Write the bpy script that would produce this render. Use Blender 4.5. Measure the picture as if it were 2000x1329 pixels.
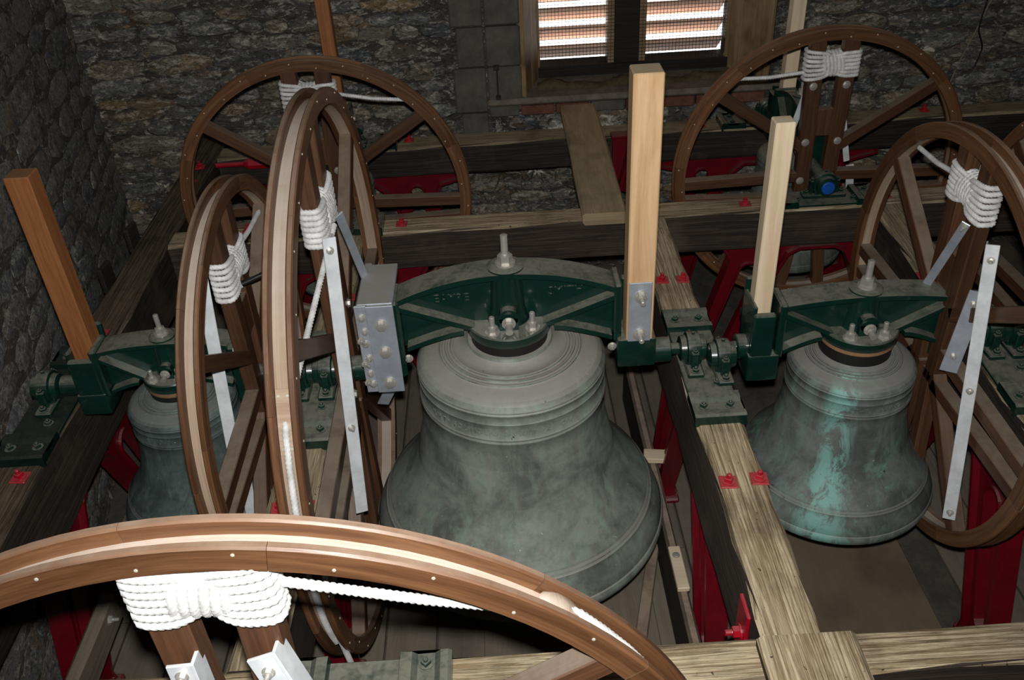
import bpy, bmesh, math, random
import numpy as np
from mathutils import Matrix, Vector
PI = math.pi
random.seed(7)
S = bpy.context.scene
for o in list(bpy.data.objects): bpy.data.objects.remove(o)
COL = S.collection

# ------------------------------------------------------------------ camera
cam_d = bpy.data.cameras.new('camera'); cam = bpy.data.objects.new('camera', cam_d); COL.objects.link(cam)
cam_d.sensor_width = 36; cam_d.lens = 1770 / 2000 * 36; cam_d.clip_start = .02; cam_d.clip_end = 100
cam.matrix_world = Matrix(((0.99816312, 0.06053479, -0.00243294, 0),
                           (-0.03661281, 0.57074271, -0.8203123, 0),
                           (-0.04826885, 0.81889456, 0.57191067, 2.05), (0, 0, 0, 1)))
S.camera = cam
# ------------------------------------------------------------------ light
S.view_settings.view_transform = 'Standard'; S.view_settings.look = 'None'
S.view_settings.gamma = 1; S.view_settings.use_curve_mapping = False; S.view_settings.exposure = 0
W = bpy.data.worlds.new('daylight'); S.world = W; W.use_nodes = True
bg = W.node_tree.nodes['Background']; bg.inputs[0].default_value = (.93, .97, 1, 1); bg.inputs[1].default_value = 3.6
fl_d = bpy.data.lights.new('camera_flash', 'SPOT'); fl_d.energy = 330; fl_d.spot_size = math.radians(104); fl_d.spot_blend = .85; fl_d.shadow_soft_size = .022; fl_d.color = (1, .985, .96)
fl = bpy.data.objects.new('camera_flash', fl_d); COL.objects.link(fl)
fl.matrix_world = cam.matrix_world @ Matrix.Translation((.0, .085, .02)) @ Matrix.Rotation(math.radians(1.5), 4, 'X')

# ------------------------------------------------------------------ materials
def nt(name):
    m = bpy.data.materials.new(name); m.use_nodes = True
    t = m.node_tree; b = t.nodes['Principled BSDF']
    return m, t, b
def N(t, typ, **kw):
    n = t.nodes.new(typ)
    for k, v in kw.items():
        if k in n.inputs: n.inputs[k].default_value = v
        else: setattr(n, k, v)
    return n
def c4(c): return (c[0], c[1], c[2], 1)
def ramp(t, fac, stops):
    r = t.nodes.new('ShaderNodeValToRGB'); e = r.color_ramp.elements
    while len(e) < len(stops): e.new(.5)
    for i, (p, c) in enumerate(stops):
        e[i].position = p; e[i].color = c4(c) if isinstance(c, tuple) else (c, c, c, 1)
    t.links.new(fac, r.inputs[0]); return r.outputs[0]
def mix(t, fac, a, b, mode='MIX'):
    m = t.nodes.new('ShaderNodeMix'); m.data_type = 'RGBA'; m.blend_type = mode
    for s, v in ((m.inputs[0], fac), (m.inputs[6], a), (m.inputs[7], b)):
        if isinstance(v, (int, float)): s.default_value = v
        elif isinstance(v, tuple): s.default_value = c4(v)
        else: t.links.new(v, s)
    return m.outputs[2]
def mth(t, op, a, b=None):
    m = t.nodes.new('ShaderNodeMath'); m.operation = op; m.use_clamp = True
    for s, v in ((m.inputs[0], a), (m.inputs[1], b)):
        if v is None: continue
        if isinstance(v, (int, float)): s.default_value = v
        else: t.links.new(v, s)
    return m.outputs[0]
def noise(t, vec, scale, detail=4, rough=.55, dist=0):
    n = N(t, 'ShaderNodeTexNoise', Scale=scale, Detail=detail, Roughness=rough, Distortion=dist)
    if vec is not None: t.links.new(vec, n.inputs[0])
    return n.outputs[0]
def mapping(t, vec, scale=(1, 1, 1), loc=(0, 0, 0)):
    m = t.nodes.new('ShaderNodeMapping'); m.inputs['Scale'].default_value = scale; m.inputs['Location'].default_value = loc
    t.links.new(vec, m.inputs[0]); return m.outputs[0]
def rnd(t): return t.nodes.new('ShaderNodeObjectInfo').outputs['Random']
def coords(t, which): return t.nodes.new('ShaderNodeTexCoord').outputs[which]
def upface(t, lo=.55, hi=.9):
    g = t.nodes.new('ShaderNodeNewGeometry'); s = t.nodes.new('ShaderNodeSeparateXYZ')
    t.links.new(g.outputs['True Normal'], s.inputs[0])
    m = N(t, 'ShaderNodeMapRange'); m.inputs[1].default_value = lo; m.inputs[2].default_value = hi
    t.links.new(s.outputs[2], m.inputs[0]); return m.outputs[0]
def bump(t, b, h, strength, dist):
    n = N(t, 'ShaderNodeBump', Strength=strength, Distance=dist); t.links.new(h, n.inputs['Height']); t.links.new(n.outputs[0], b.inputs['Normal'])

def wood(name, a, b_, dust=(.30, .25, .20), dustamt=.4, rough=.6, ring=1., var=.35, stain=0, bmp=.35, spec=.3, gs=(1.6, 34)):
    """long grain runs along UV.x (metres)"""
    m, t, b = nt(name)
    uv = coords(t, 'UV'); r = rnd(t)
    comb = t.nodes.new('ShaderNodeCombineXYZ'); t.links.new(mth(t, 'MULTIPLY', r, 1), comb.inputs[2])
    off = t.nodes.new('ShaderNodeVectorMath'); off.operation = 'MULTIPLY_ADD'
    t.links.new(comb.outputs[0], off.inputs[0]); off.inputs[1].default_value = (0, 0, 40); t.links.new(uv, off.inputs[2])
    v = off.outputs[0]
    g = noise(t, mapping(t, v, (gs[0], gs[1], 1)), 2.2, 6, .65, .6)
    g2 = noise(t, mapping(t, v, (gs[0] * 2.5, gs[1] * 4, 1)), 2.5, 3, .6)
    big = noise(t, v, 3.5, 3, .6)
    f = ramp(t, g, [(.36, 0.), (.64, 1.)])
    col = mix(t, f, a, b_)
    col = mix(t, mth(t, 'MULTIPLY', ramp(t, g2, [(.5, 0.), (.72, 1.)]), .45 * ring), col, tuple(x * .35 for x in a))
    hv = N(t, 'ShaderNodeHueSaturation'); vv = N(t, 'ShaderNodeMapRange'); vv.inputs[3].default_value = 1 - var; vv.inputs[4].default_value = 1 + var
    t.links.new(r, vv.inputs[0]); t.links.new(vv.outputs[0], hv.inputs['Value']); t.links.new(col, hv.inputs['Color'])
    col = hv.outputs[0]
    if stain:
        col = mix(t, mth(t, 'MULTIPLY', ramp(t, big, [(.5, 0.), (.66, 1.)]), stain), col, tuple(x * .22 for x in a))
    if dustamt:
        dn = noise(t, coords(t, 'Object'), 9, 4, .7)
        df = mth(t, 'MULTIPLY', upface(t), mth(t, 'MULTIPLY', ramp(t, dn, [(.3, .45), (.6, 1.)]), dustamt))
        col = mix(t, df, col, dust)
    t.links.new(col, b.inputs['Base Color']); b.inputs['Roughness'].default_value = rough
    b.inputs['Specular IOR Level'].default_value = spec
    bump(t, b, mth(t, 'ADD', g, mth(t, 'MULTIPLY', g2, .5)), bmp, .004)
    return m

def beam_mat(name, top_a, top_b, side_a, side_b, stainamt=.8):
    """old oak: pale worn upper face, tar-dark sides"""
    m, t, b = nt(name)
    v = coords(t, 'UV')
    o3 = coords(t, 'Object')
    g = noise(t, mapping(t, v, (1.1, 44, 1)), 2.2, 7, .7, .9)
    g2 = noise(t, mapping(t, v, (3, 95, 1)), 2, 4, .65, .4)
    big = noise(t, o3, 3.1, 5, .65); spk = noise(t, o3, 42, 2, .6)
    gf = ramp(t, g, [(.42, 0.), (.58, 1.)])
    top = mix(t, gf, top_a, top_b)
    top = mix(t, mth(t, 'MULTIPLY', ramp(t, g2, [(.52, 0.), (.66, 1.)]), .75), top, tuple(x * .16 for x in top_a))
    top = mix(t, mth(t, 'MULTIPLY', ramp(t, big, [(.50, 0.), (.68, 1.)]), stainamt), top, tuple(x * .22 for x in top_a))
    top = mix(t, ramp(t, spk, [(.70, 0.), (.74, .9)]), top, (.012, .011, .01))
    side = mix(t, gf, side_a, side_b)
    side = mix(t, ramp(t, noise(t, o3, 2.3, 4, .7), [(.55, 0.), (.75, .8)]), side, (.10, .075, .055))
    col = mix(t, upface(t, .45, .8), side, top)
    t.links.new(col, b.inputs['Base Color']); b.inputs['Roughness'].default_value = .78; b.inputs['Specular IOR Level'].default_value = .25
    bump(t, b, mth(t, 'ADD', g, mth(t, 'MULTIPLY', g2, .9)), .75, .008)
    return m

def painted(name, c, rough=.32, dust=(.20, .19, .16), dustamt=.75, metal=0, coat=0., chips=None, var=0, lo=.5):
    m, t, b = nt(name)
    o3 = coords(t, 'Object'); n1 = noise(t, o3, 14, 5, .65); n2 = noise(t, o3, 60, 3, .6)
    col = mix(t, mth(t, 'MULTIPLY', ramp(t, n1, [(.35, 0.), (.7, 1.)]), .55), c, tuple(x * .5 for x in c))
    if chips: col = mix(t, ramp(t, n1, [(.66, 0.), (.70, 1.)]), col, chips)
    uf = upface(t, lo, .95)
    df = mth(t, 'MULTIPLY', uf, mth(t, 'MULTIPLY', ramp(t, mth(t, 'ADD', mth(t, 'MULTIPLY', n1, .6), mth(t, 'MULTIPLY', n2, .4)), [(.34, .35), (.56, 1.)]), dustamt))
    col = mix(t, df, col, dust)
    t.links.new(col, b.inputs['Base Color'])
    rr = mix(t, df, (rough,) * 3, (.85,) * 3); t.links.new(rr, b.inputs['Roughness'])
    b.inputs['Metallic'].default_value = metal; b.inputs['Coat Weight'].default_value = coat
    bump(t, b, n1, .12, .004)
    return m

def bronze(name, base, green, crown, seed=0., turq=.8, streak=None):
    m, t, b = nt(name)
    o3 = mapping(t, coords(t, 'Object'), (1, 1, 1), (seed, seed * 1.7, 0))
    st = noise(t, mapping(t, o3, (16, 16, 1.2)), 1.0, 6, .7, .5)
    n1 = noise(t, o3, 4.5, 6, .65, .4); n2 = noise(t, o3, 26, 5, .75); sp = noise(t, o3, 75, 2, .5)
    col = mix(t, ramp(t, n1, [(.40, 0.), (.60, 1.)]), base, tuple(x * .45 for x in base))
    col = mix(t, mth(t, 'MULTIPLY', ramp(t, st, [(.5, 0.), (.66, 1.)]), .55), col, green)
    col = mix(t, mth(t, 'MULTIPLY', ramp(t, n2, [(.5, 0.), (.66, 1.)]), .38), col, tuple(x * .42 for x in base))
    patch = mth(t, 'MULTIPLY', ramp(t, noise(t, mapping(t, o3, (1, 1, .55)), 3.4, 5, .7, .8), [(.57, 0.), (.68, 1.)]), mth(t, 'MULTIPLY', ramp(t, n2, [(.42, .15), (.55, 1.)]), turq))
    col = mix(t, patch, col, (.16, .33, .27))
    if streak:   # run of verdigris down one side of the bell
        oc = coords(t, 'Object'); nv = t.nodes.new('ShaderNodeVectorMath'); nv.operation = 'NORMALIZE'; t.links.new(mapping(t, oc, (1, 1, 0)), nv.inputs[0])
        dt = t.nodes.new('ShaderNodeVectorMath'); dt.operation = 'DOT_PRODUCT'; t.links.new(nv.outputs[0], dt.inputs[0]); dt.inputs[1].default_value = Vector((streak[0], streak[1], 0)).normalized()
        band = ramp(t, dt.outputs['Value'], [(.955, 0.), (.995, 1.)])
        nn = ramp(t, noise(t, mapping(t, oc, (1, 1, .45)), 13, 7, .78, .6), [(.44, 0.), (.54, 1.)])
        col = mix(t, mth(t, 'MULTIPLY', mth(t, 'MULTIPLY', band, nn), .85), col, (.22, .46, .40))
    col = mix(t, mth(t, 'MULTIPLY', upface(t, .62, .95), mth(t, 'MULTIPLY', ramp(t, n1, [(.3, .6), (.7, 1.)]), .85)), col, crown)
    col = mix(t, ramp(t, noise(t, mapping(t, o3, (1, 1, .22)), 46, 3, .6), [(.735, 0.), (.77, .75)]), col, (.50, .55, .48))
    col = mix(t, ramp(t, noise(t, o3, 31, 4, .7), [(.68, 0.), (.73, .85)]), col, (.022, .025, .022))
    col = mix(t, ramp(t, sp, [(.755, 0.), (.785, .7)]), col, (.50, .53, .47))
    t.links.new(col, b.inputs['Base Color']); b.inputs['Roughness'].default_value = .62; b.inputs['Metallic'].default_value = .12
    b.inputs['Specular IOR Level'].default_value = .35
    bump(t, b, mth(t, 'ADD', n2, mth(t, 'MULTIPLY', st, .5)), .25, .004)
    return m

def masonry(t, o3, base, k=1.):
    fl_ = mapping(t, o3, (k, k, 2.2 * k if k == 1 else k * 1.2))
    n1 = noise(t, fl_, 3.6, 8, .68, .6); n2 = noise(t, fl_, 17, 8, .78, .6); n3 = noise(t, mapping(t, o3, (1, 1, 1.5)), 3.6, 7, .72, 1.2); n4 = noise(t, fl_, 40, 6, .78, .4)
    col = mix(t, mth(t, 'MULTIPLY', ramp(t, n1, [(.47, 0.), (.60, 1.)]), .75), base, (.045, .046, .048))
    col = mix(t, mth(t, 'MULTIPLY', ramp(t, n2, [(.53, 0.), (.60, 1.)]), .75), col, (.44, .41, .33))
    col = mix(t, mth(t, 'MULTIPLY', ramp(t, noise(t, fl_, 3.1, 5, .7, .5), [(.57, 0.), (.66, 1.)]), .6), col, (.26, .15, .065))
    col = mix(t, ramp(t, n3, [(.62, 0.), (.645, .85)]), col, (.62, .58, .48))
    col = mix(t, mth(t, 'MULTIPLY', ramp(t, n4, [(.52, 0.), (.60, 1.)]), .75), col, (.025, .025, .027))
    return col, mth(t, 'ADD', n1, n2)
def stone_mat(name, wet=0., pal=None, k=1.):
    m, t, b = nt(name)
    o3 = coords(t, 'Object'); r = rnd(t)
    va = t.nodes.new('ShaderNodeVectorMath'); cm = t.nodes.new('ShaderNodeCombineXYZ'); t.links.new(r, cm.inputs[0]); t.links.new(r, cm.inputs[2])
    va.operation = 'MULTIPLY_ADD'; t.links.new(cm.outputs[0], va.inputs[0]); va.inputs[1].default_value = (50, 0, 31); t.links.new(o3, va.inputs[2])
    base = ramp(t, r, pal or [(0, (.21, .235, .25)), (.2, (.36, .31, .215)), (.35, (.11, .11, .11)), (.55, (.30, .305, .265)), (.72, (.42, .30, .16)), (.82, (.13, .15, .17)), (1, (.38, .35, .28))])
    col, h = masonry(t, va.outputs[0], base, k)
    t.links.new(col, b.inputs['Base Color']); b.inputs['Roughness'].default_value = .62
    b.inputs['Specular IOR Level'].default_value = .4
    bump(t, b, h, 1., .03)
    return m
def mortar_mat(name, lime=.62):
    m, t, b = nt(name)
    o3 = coords(t, 'Object'); n1 = noise(t, o3, 7, 8, .75, .6); n2 = noise(t, o3, 40, 5, .7); n3 = noise(t, o3, 2.1, 7, .7, .5)
    col, hh = masonry(t, o3, (.13, .12, .10))
    col = mix(t, ramp(t, n3, [(lime, 0.), (lime + .03, .85)]), col, (.66, .62, .52))
    t.links.new(col, b.inputs['Base Color']); b.inputs['Roughness'].default_value = .9
    bump(t, b, hh, 1., .04)
    return m

M = dict(
    wheel=wood('varnished_wheel_wood', (.088, .037, .016), (.172, .080, .036), (.33, .25, .19), .6, .42, .45, .22, 0, .2, .4, (1.2, 22)),
    spoke=wood('varnished_spoke_wood', (.060, .027, .014), (.110, .050, .025), (.27, .225, .175), .75, .45, .45, .25, 0, .2, .4, (1.2, 22)),
    sole=wood('dusty_sole_wood', (.34, .24, .165), (.46, .35, .26), (.48, .41, .35), .85, .75, .5, .1, 0, .3, .2, (.8, 26)),
    stay_new=wood('new_ash', (.66, .50, .33), (.80, .67, .48), (.50, .44, .34), .35, .6, .25, 0, 0, .15, .3, (.7, 9)),
    stay_orange=wood('varnished_ash', (.52, .30, .14), (.72, .49, .28), (.42, .36, .25), .85, .45, .35, 0, 0, .15, .4, (.6, 7)),
    stay_brown=wood('brown_ash', (.24, .085, .03), (.34, .14, .05), (.25, .16, .1), .5, .5, .5, .1, 0, .25, .35),
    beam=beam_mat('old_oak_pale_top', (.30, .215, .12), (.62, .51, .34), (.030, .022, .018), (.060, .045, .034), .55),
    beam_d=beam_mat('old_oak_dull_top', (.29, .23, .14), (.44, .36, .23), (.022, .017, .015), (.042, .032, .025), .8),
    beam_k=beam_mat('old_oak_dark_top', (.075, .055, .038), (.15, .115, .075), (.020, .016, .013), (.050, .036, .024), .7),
    plank=wood('scaffold_plank', (.34, .26, .15), (.46, .36, .21), (.34, .29, .2), .3, .8, .8, .1, .45, .6, .2, (1.4, 12)),
    board=wood('dusty_floor_board', (.105, .085, .062), (.165, .135, .098), (.20, .175, .14), .6, .85, .5, .3, .4, .4, .2, (1, 14)),
    ply=wood('brown_hatch_board', (.125, .088, .058), (.155, .112, .075), (.16, .125, .09), .5, .8, .2, .1, .5, .2, .2, (2, 6)),
    rail=wood('dark_rail', (.035, .028, .022), (.065, .052, .04), (.33, .25, .19), .95, .8, .6, .1, 0, .4, .2),
    shutter=wood('shutter_pine', (.23, .15, .07), (.36, .25, .13), (.3, .25, .2), .2, .6, .6, .15, .6, .3, .3, (.7, 7)),
    wframe=wood('black_window_frame', (.012, .010, .009), (.03, .024, .02), (.05, .04, .03), .5, .7, .4),
    slat=wood('louvre_slat', (.80, .50, .36), (.90, .68, .54), (.6, .5, .4), 0, .7, .2, .05, 0, .1, .2),
    green=painted('dark_green_paint', (.0045, .026, .019), .26, (.19, .19, .15), .9, 0, .35, None),
    green_k=painted('near_black_green_paint', (.004, .016, .013), .3, (.05, .052, .045), .5),  # darker green with a thinner, darker top coat, for the left wall plate
    red=painted('red_paint', (.145, .002, .009), .38, (.22, .13, .12), .55, 0, .1),
    redb=painted('bright_red_paint', (.42, .005, .018), .33, (.40, .2, .19), .3, 0, .2),
    galv=painted('galvanised_steel', (.52, .57, .64), .42, (.36, .34, .28), .9, .55, 0, None, 0, .75),
    alum=painted('bright_galvanised_angle', (.80, .84, .87), .38, (.7, .7, .68), .4, .25, 0, None, 0, .75),
    steel=painted('zinc_bolt', (.62, .60, .55), .35, (.4, .38, .33), .4, .6),
    screw=painted('screw_head', (.62, .60, .48), .4, (.5, .48, .4), .3, .3),
    black=painted('black_packing', (.008, .0075, .0075), .6, (.05, .045, .04), .4),
    copper=painted('brass_packing', (.42, .24, .12), .45, (.3, .25, .2), .3, .3),
    blue=painted('blue_cap', (.01, .09, .42), .4, (.1, .15, .3), .1),
    iron=painted('rusty_iron', (.05, .035, .028), .7, (.12, .10, .08), .4, .3, 0, (.16, .06, .02)),
    bell1=bronze('bell_bronze_big', (.255, .28, .245), (.24, .34, .27), (.38, .36, .32), 0., .35),
    bell2=bronze('bell_bronze_right', (.18, .20, .19), (.19, .28, .24), (.29, .28, .255), 5.3, 1., (.42, .9)),
    bell3=bronze('bell_bronze_left', (.105, .140, .135), (.15, .21, .19), (.21, .215, .195), 11.7, .5),
    bell4=bronze('bell_bronze_dusty', (.17, .19, .16), (.17, .22, .18), (.28, .28, .22), 3.1, .2),
    stone_l=stone_mat('rough_wall_stone', pal=[(0, (.25, .265, .30)), (.3, (.33, .31, .27)), (.6, (.22, .235, .26)), (1, (.36, .34, .29))], k=1.5), stone=stone_mat('rubble_stone'), mortar=mortar_mat('lime_mortar'), mortar_w=mortar_mat('flaking_lime', .50),
)
def simple(name, c, rough=.8, spec=.3, bs=0, sc=20):
    m, t, b = nt(name); b.inputs['Roughness'].default_value = rough; b.inputs['Specular IOR Level'].default_value = spec
    n = noise(t, coords(t, 'Object'), sc, 5, .7)
    t.links.new(mix(t, ramp(t, n, [(.35, 0.), (.65, 1.)]), c, tuple(x * .6 for x in c)), b.inputs['Base Color'])
    if bs: bump(t, b, n, bs, .01)
    return m
M['rope'] = simple('white_rope', (.82, .82, .80), .7, .2); M['rope'].node_tree.nodes['Principled BSDF'].inputs['Sheen Weight'].default_value = .2
M['rope_old'] = simple('cream_rope', (.62, .58, .45), .8, .2)
M['brick'] = simple('red_brick', (.20, .085, .06), .9, .2, .6, 30)
M['dressed'] = simple('dressed_stone', (.13, .125, .105), .85, .25, .5, 9)
M['sillstone'] = simple('dusty_sill', (.22, .195, .15), .9, .2, .5, 14)
M['cloth'] = simple('brown_sacking', (.12, .095, .055), .95, .1, .7, 30)
M['concrete'] = simple('dusty_floor', (.10, .09, .075), .9, .2, .5, 12)
M['ceil'] = simple('boarded_ceiling', (.12, .10, .08), .9, .2)
M['wire'] = simple('mesh_wire', (.035, .035, .03), .6, .3)
M['rubber'] = simple('black_tape', (.01, .01, .01), .35, .5)
M['cable'] = simple('pale_cable', (.33, .27, .18), .7)

# ------------------------------------------------------------------ mesh helpers
def autouv(me, g=0):
    """box mapped UVs in metres, u runs along the grain axis g"""
    uvl = me.uv_layers.new(name='UVMap'); n = len(me.loops)
    vi = np.empty(n, int); me.loops.foreach_get('vertex_index', vi)
    co = np.empty(len(me.vertices) * 3); me.vertices.foreach_get('co', co); co = co.reshape(-1, 3)
    oth = [a for a in range(3) if a != g]
    fn = np.empty(len(me.polygons) * 3); me.polygons.foreach_get('normal', fn); fn = np.abs(fn.reshape(-1, 3))
    lt = np.empty(len(me.polygons), int); me.polygons.foreach_get('loop_total', lt)
    fl_ = np.repeat(np.arange(len(me.polygons)), lt)
    P = co[vi]; nn = fn[fl_]
    uv = np.empty((n, 2)); uv[:, 0] = P[:, g]
    a, b = oth
    usea = nn[:, b] > nn[:, a]
    uv[:, 1] = np.where(usea, P[:, a], P[:, b] + .37)
    end = nn[:, g] > .8
    uv[end, 0] = P[end, a] * .3; uv[end, 1] = P[end, b]
    uvl.data.foreach_set('uv', uv.ravel())
def obj(name, bm, mat, parent=None, mw=None, g=0, smooth=None, uv=True):
    if isinstance(bm, bpy.types.Mesh): me = bm
    else:
        me = bpy.data.meshes.new(name); bmesh.ops.recalc_face_normals(bm, faces=bm.faces); bm.to_mesh(me); bm.free()
        if uv: autouv(me, g)
    if mat is not None and not me.materials: me.materials.append(mat)
    if smooth is not None:
        me.shade_smooth()
        me.set_sharp_from_angle(angle=math.radians(smooth))
    o = bpy.data.objects.new(name, me); COL.objects.link(o)
    if parent: o.parent = parent
    if mw is not None: o.matrix_basis = mw
    return o
def tag(o, label, cat, group=None, kind=None):
    if label: o['label'] = label
    if cat: o['category'] = cat
    if group: o['group'] = group
    if kind: o['kind'] = kind
    return o
def thing(name, label, cat, loc=(0, 0, 0), rz=0, group=None):
    o = bpy.data.objects.new(name, None); COL.objects.link(o); o.location = loc; o.rotation_euler = (0, 0, rz); o.empty_display_size = .05
    return tag(o, label, cat, group)
def struct(o): o['kind'] = 'structure'; return o
def box(bm, lo, hi, bev=.004, mw=None, seg=1):
    t = bmesh.new(); bmesh.ops.create_cube(t, size=1)
    s = [h - l for l, h in zip(lo, hi)]; c = [(h + l) / 2 for l, h in zip(lo, hi)]
    bmesh.ops.transform(t, matrix=Matrix.Translation(c) @ Matrix.Diagonal((*s, 1)), verts=t.verts)
    if bev: bmesh.ops.bevel(t, geom=t.edges, offset=min(bev, min(s) * .4), segments=seg, affect='EDGES', profile=.5)
    join(bm, t, mw); return bm
def join(bm, t, mw=None):
    if mw is not None: bmesh.ops.transform(t, matrix=mw, verts=t.verts)
    vm = {v: bm.verts.new(v.co) for v in t.verts}
    for f in t.faces:
        try: bm.faces.new([vm[v] for v in f.verts])
        except ValueError: pass
    t.free()
def lathe(bm, prof, seg=48, mw=None, cap=True, hexa=False):
    t = bmesh.new(); rings = []
    for r, z in prof:
        rings.append([t.verts.new((r * math.cos(2 * PI * k / seg), r * math.sin(2 * PI * k / seg), z)) for k in range(seg)])
    for a, b in zip(rings, rings[1:]):
        for k in range(seg): t.faces.new((a[k], a[(k + 1) % seg], b[(k + 1) % seg], b[k]))
    if cap:
        t.faces.new(rings[0][::-1]); t.faces.new(rings[-1])
    join(bm, t, mw); return bm
def cyl(bm, p0, p1, r, seg=20, r1=None, bev=0):
    p0 = Vector(p0); p1 = Vector(p1); d = p1 - p0; L = d.length; r1 = r if r1 is None else r1
    q = d.to_track_quat('Z', 'Y').to_matrix().to_4x4(); mw = Matrix.Translation(p0) @ q
    prof = [(r, 0), (r1, L)] if not bev else [(r - bev, 0), (r, bev), (r1, L - bev), (r1 - bev, L)]
    return lathe(bm, prof, seg, mw)
def frame(p0, p1, up=(0, 0, 1)):
    x = (Vector(p1) - Vector(p0)).normalized(); up = Vector(up)
    y = up.cross(x)
    if y.length < 1e-4: y = Vector((0, 1, 0)).cross(x)
    y.normalize(); z = x.cross(y)
    m = Matrix((x, y, z)).transposed().to_4x4(); m.translation = Vector(p0); return m
def bar(name, p0, p1, w, h, mat, parent=None, up=(0, 0, 1), bev=.004):
    """box beam from p0 to p1, own local X along its length; w across (local y), h along up"""
    L = (Vector(p1) - Vector(p0)).length; bm = bmesh.new()
    box(bm, (0, -w / 2, -h / 2), (L, w / 2, h / 2), bev)
    return obj(name, bm, mat, parent, frame(p0, p1, up))
def poly_ext(bm, pts, d0, d1, axis='y', mw=None):
    """extrude a closed (a,b) outline between d0 and d1 along axis"""
    t = bmesh.new()
    def P(a, b, d): return {'y': (a, d, b), 'x': (d, a, b), 'z': (a, b, d)}[axis]
    A = [t.verts.new(P(a, b, d0)) for a, b in pts]; B = [t.verts.new(P(a, b, d1)) for a, b in pts]
    n = len(pts)
    f1 = t.faces.new(A); f2 = t.faces.new(B[::-1])
    for i in range(n): t.faces.new((A[i], A[(i + 1) % n], B[(i + 1) % n], B[i]))
    bmesh.ops.triangulate(t, faces=[f1, f2])
    join(bm, t, mw); return bm
def strip(bm, top, bot, d0, d1):
    """curved flange: quads between two equal length polylines (x,z), extruded in y"""
    n = len(top)
    rows = []
    for (a, b) in zip(top, bot):
        rows.append([bm.verts.new((a[0], d0, a[1])), bm.verts.new((a[0], d1, a[1])), bm.verts.new((b[0], d1, b[1])), bm.verts.new((b[0], d0, b[1]))])
    for r, s in zip(rows, rows[1:]):
        for k in range(4): bm.faces.new((r[k], r[(k + 1) % 4], s[(k + 1) % 4], s[k]))
    bm.faces.new(rows[0][::-1]); bm.faces.new(rows[-1])
def hexnut(bm, c, axis, r=.014, h=.012, stud=.012, square=False):
    axis = Vector(axis).normalized(); c = Vector(c)
    mw = Matrix.Translation(c) @ axis.to_track_quat('Z', 'Y').to_matrix().to_4x4()
    lathe(bm, [(r * 1.35, 0), (r * 1.35, h * .18)], 16, mw)
    lathe(bm, [(r, h * .18), (r, h), (r * .8, h * 1.08)], 4 if square else 6, mw)
    if stud: lathe(bm, [(r * .5, h), (r * .5, h + stud), (r * .38, h + stud + .002)], 10, mw)
def nut(name, parent, c, axis, mat='steel', r=.014, h=.012, stud=.012, square=False):
    bm = bmesh.new(); hexnut(bm, (0, 0, 0), axis, r, h, stud, square)
    return obj(name, bm, M[mat], parent, Matrix.Translation(c), smooth=35)
_nutcache = {}

def tube_np(pts, r, seg=9, pitch=.05, lobes=3, amp=.2, closed=False, step=.006):
    """twisted three-strand rope as mesh"""
    P = np.array(pts, float)
    if closed: P = np.vstack([P, P[:1]])
    d = np.linalg.norm(np.diff(P, axis=0), axis=1); s = np.concatenate([[0], np.cumsum(d)]); L = s[-1]
    n = max(4, int(L / step)); u = np.linspace(0, L, n, endpoint=not closed)
    Q = np.stack([np.interp(u, s, P[:, k]) for k in range(3)], 1)
    # smooth a little
    for _ in range(2):
        if closed: Q = (np.roll(Q, 1, 0) + Q * 2 + np.roll(Q, -1, 0)) / 4
        else: Q[1:-1] = (Q[:-2] + 2 * Q[1:-1] + Q[2:]) / 4
    T = (np.roll(Q, -1, 0) - np.roll(Q, 1, 0)) if closed else np.gradient(Q, axis=0)
    T /= np.linalg.norm(T, axis=1)[:, None] + 1e-12
    Nn = np.empty_like(T); a = np.array([.13, .31, .94]) if abs(T[0][2]) < .9 else np.array([1., 0, 0])
    v = a - a.dot(T[0]) * T[0]; v /= np.linalg.norm(v)
    for i in range(n):
        v = v - v.dot(T[i]) * T[i]; v /= np.linalg.norm(v); Nn[i] = v
    B = np.cross(T, Nn)
    th = np.arange(seg) / seg * 2 * PI
    ph = u / pitch * 2 * PI
    rad = r * (1 - amp + amp * 1.35 * np.abs(np.cos(lobes / 2 * (th[None] - ph[:, None]))))
    V = Q[:, None] + rad[..., None] * (np.cos(th)[None, :, None] * Nn[:, None] + np.sin(th)[None, :, None] * B[:, None])
    V = V.reshape(-1, 3); F = []
    m = n if closed else n - 1
    i = np.arange(m)[:, None]; k = np.arange(seg)[None]
    i2 = (i + 1) % n; k2 = (k + 1) % seg
    F = np.stack([(i * seg + k), (i * seg + k2), (i2 * seg + k2), (i2 * seg + k)], -1).reshape(-1, 4)
    return V, F
def mesh_np(name, parts):
    V = []; F = []; o = 0
    for v, f in parts: V.append(v); F.append(f + o); o += len(v)
    V = np.vstack(V); F = np.vstack(F)
    me = bpy.data.meshes.new(name)
    me.vertices.add(len(V)); me.vertices.foreach_set('co', V.ravel())
    me.loops.add(F.size); me.loops.foreach_set('vertex_index', F.ravel().astype(np.int32))
    me.polygons.add(len(F)); me.polygons.foreach_set('loop_start', np.arange(0, F.size, 4, dtype=np.int32))
    me.update(calc_edges=True); me.validate(); me.shade_smooth()
    return me
def text_mesh(txt, size, ext, name='raised_lettering'):
    c = bpy.data.curves.new(name, 'FONT'); c.body = txt; c.size = size; c.extrude = ext; c.resolution_u = 2; c.align_x = 'CENTER'
    o = bpy.data.objects.new(name, c); COL.objects.link(o)
    dg = bpy.context.evaluated_depsgraph_get(); me = bpy.data.meshes.new_from_object(o.evaluated_get(dg)); bpy.data.objects.remove(o)
    return me
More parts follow.
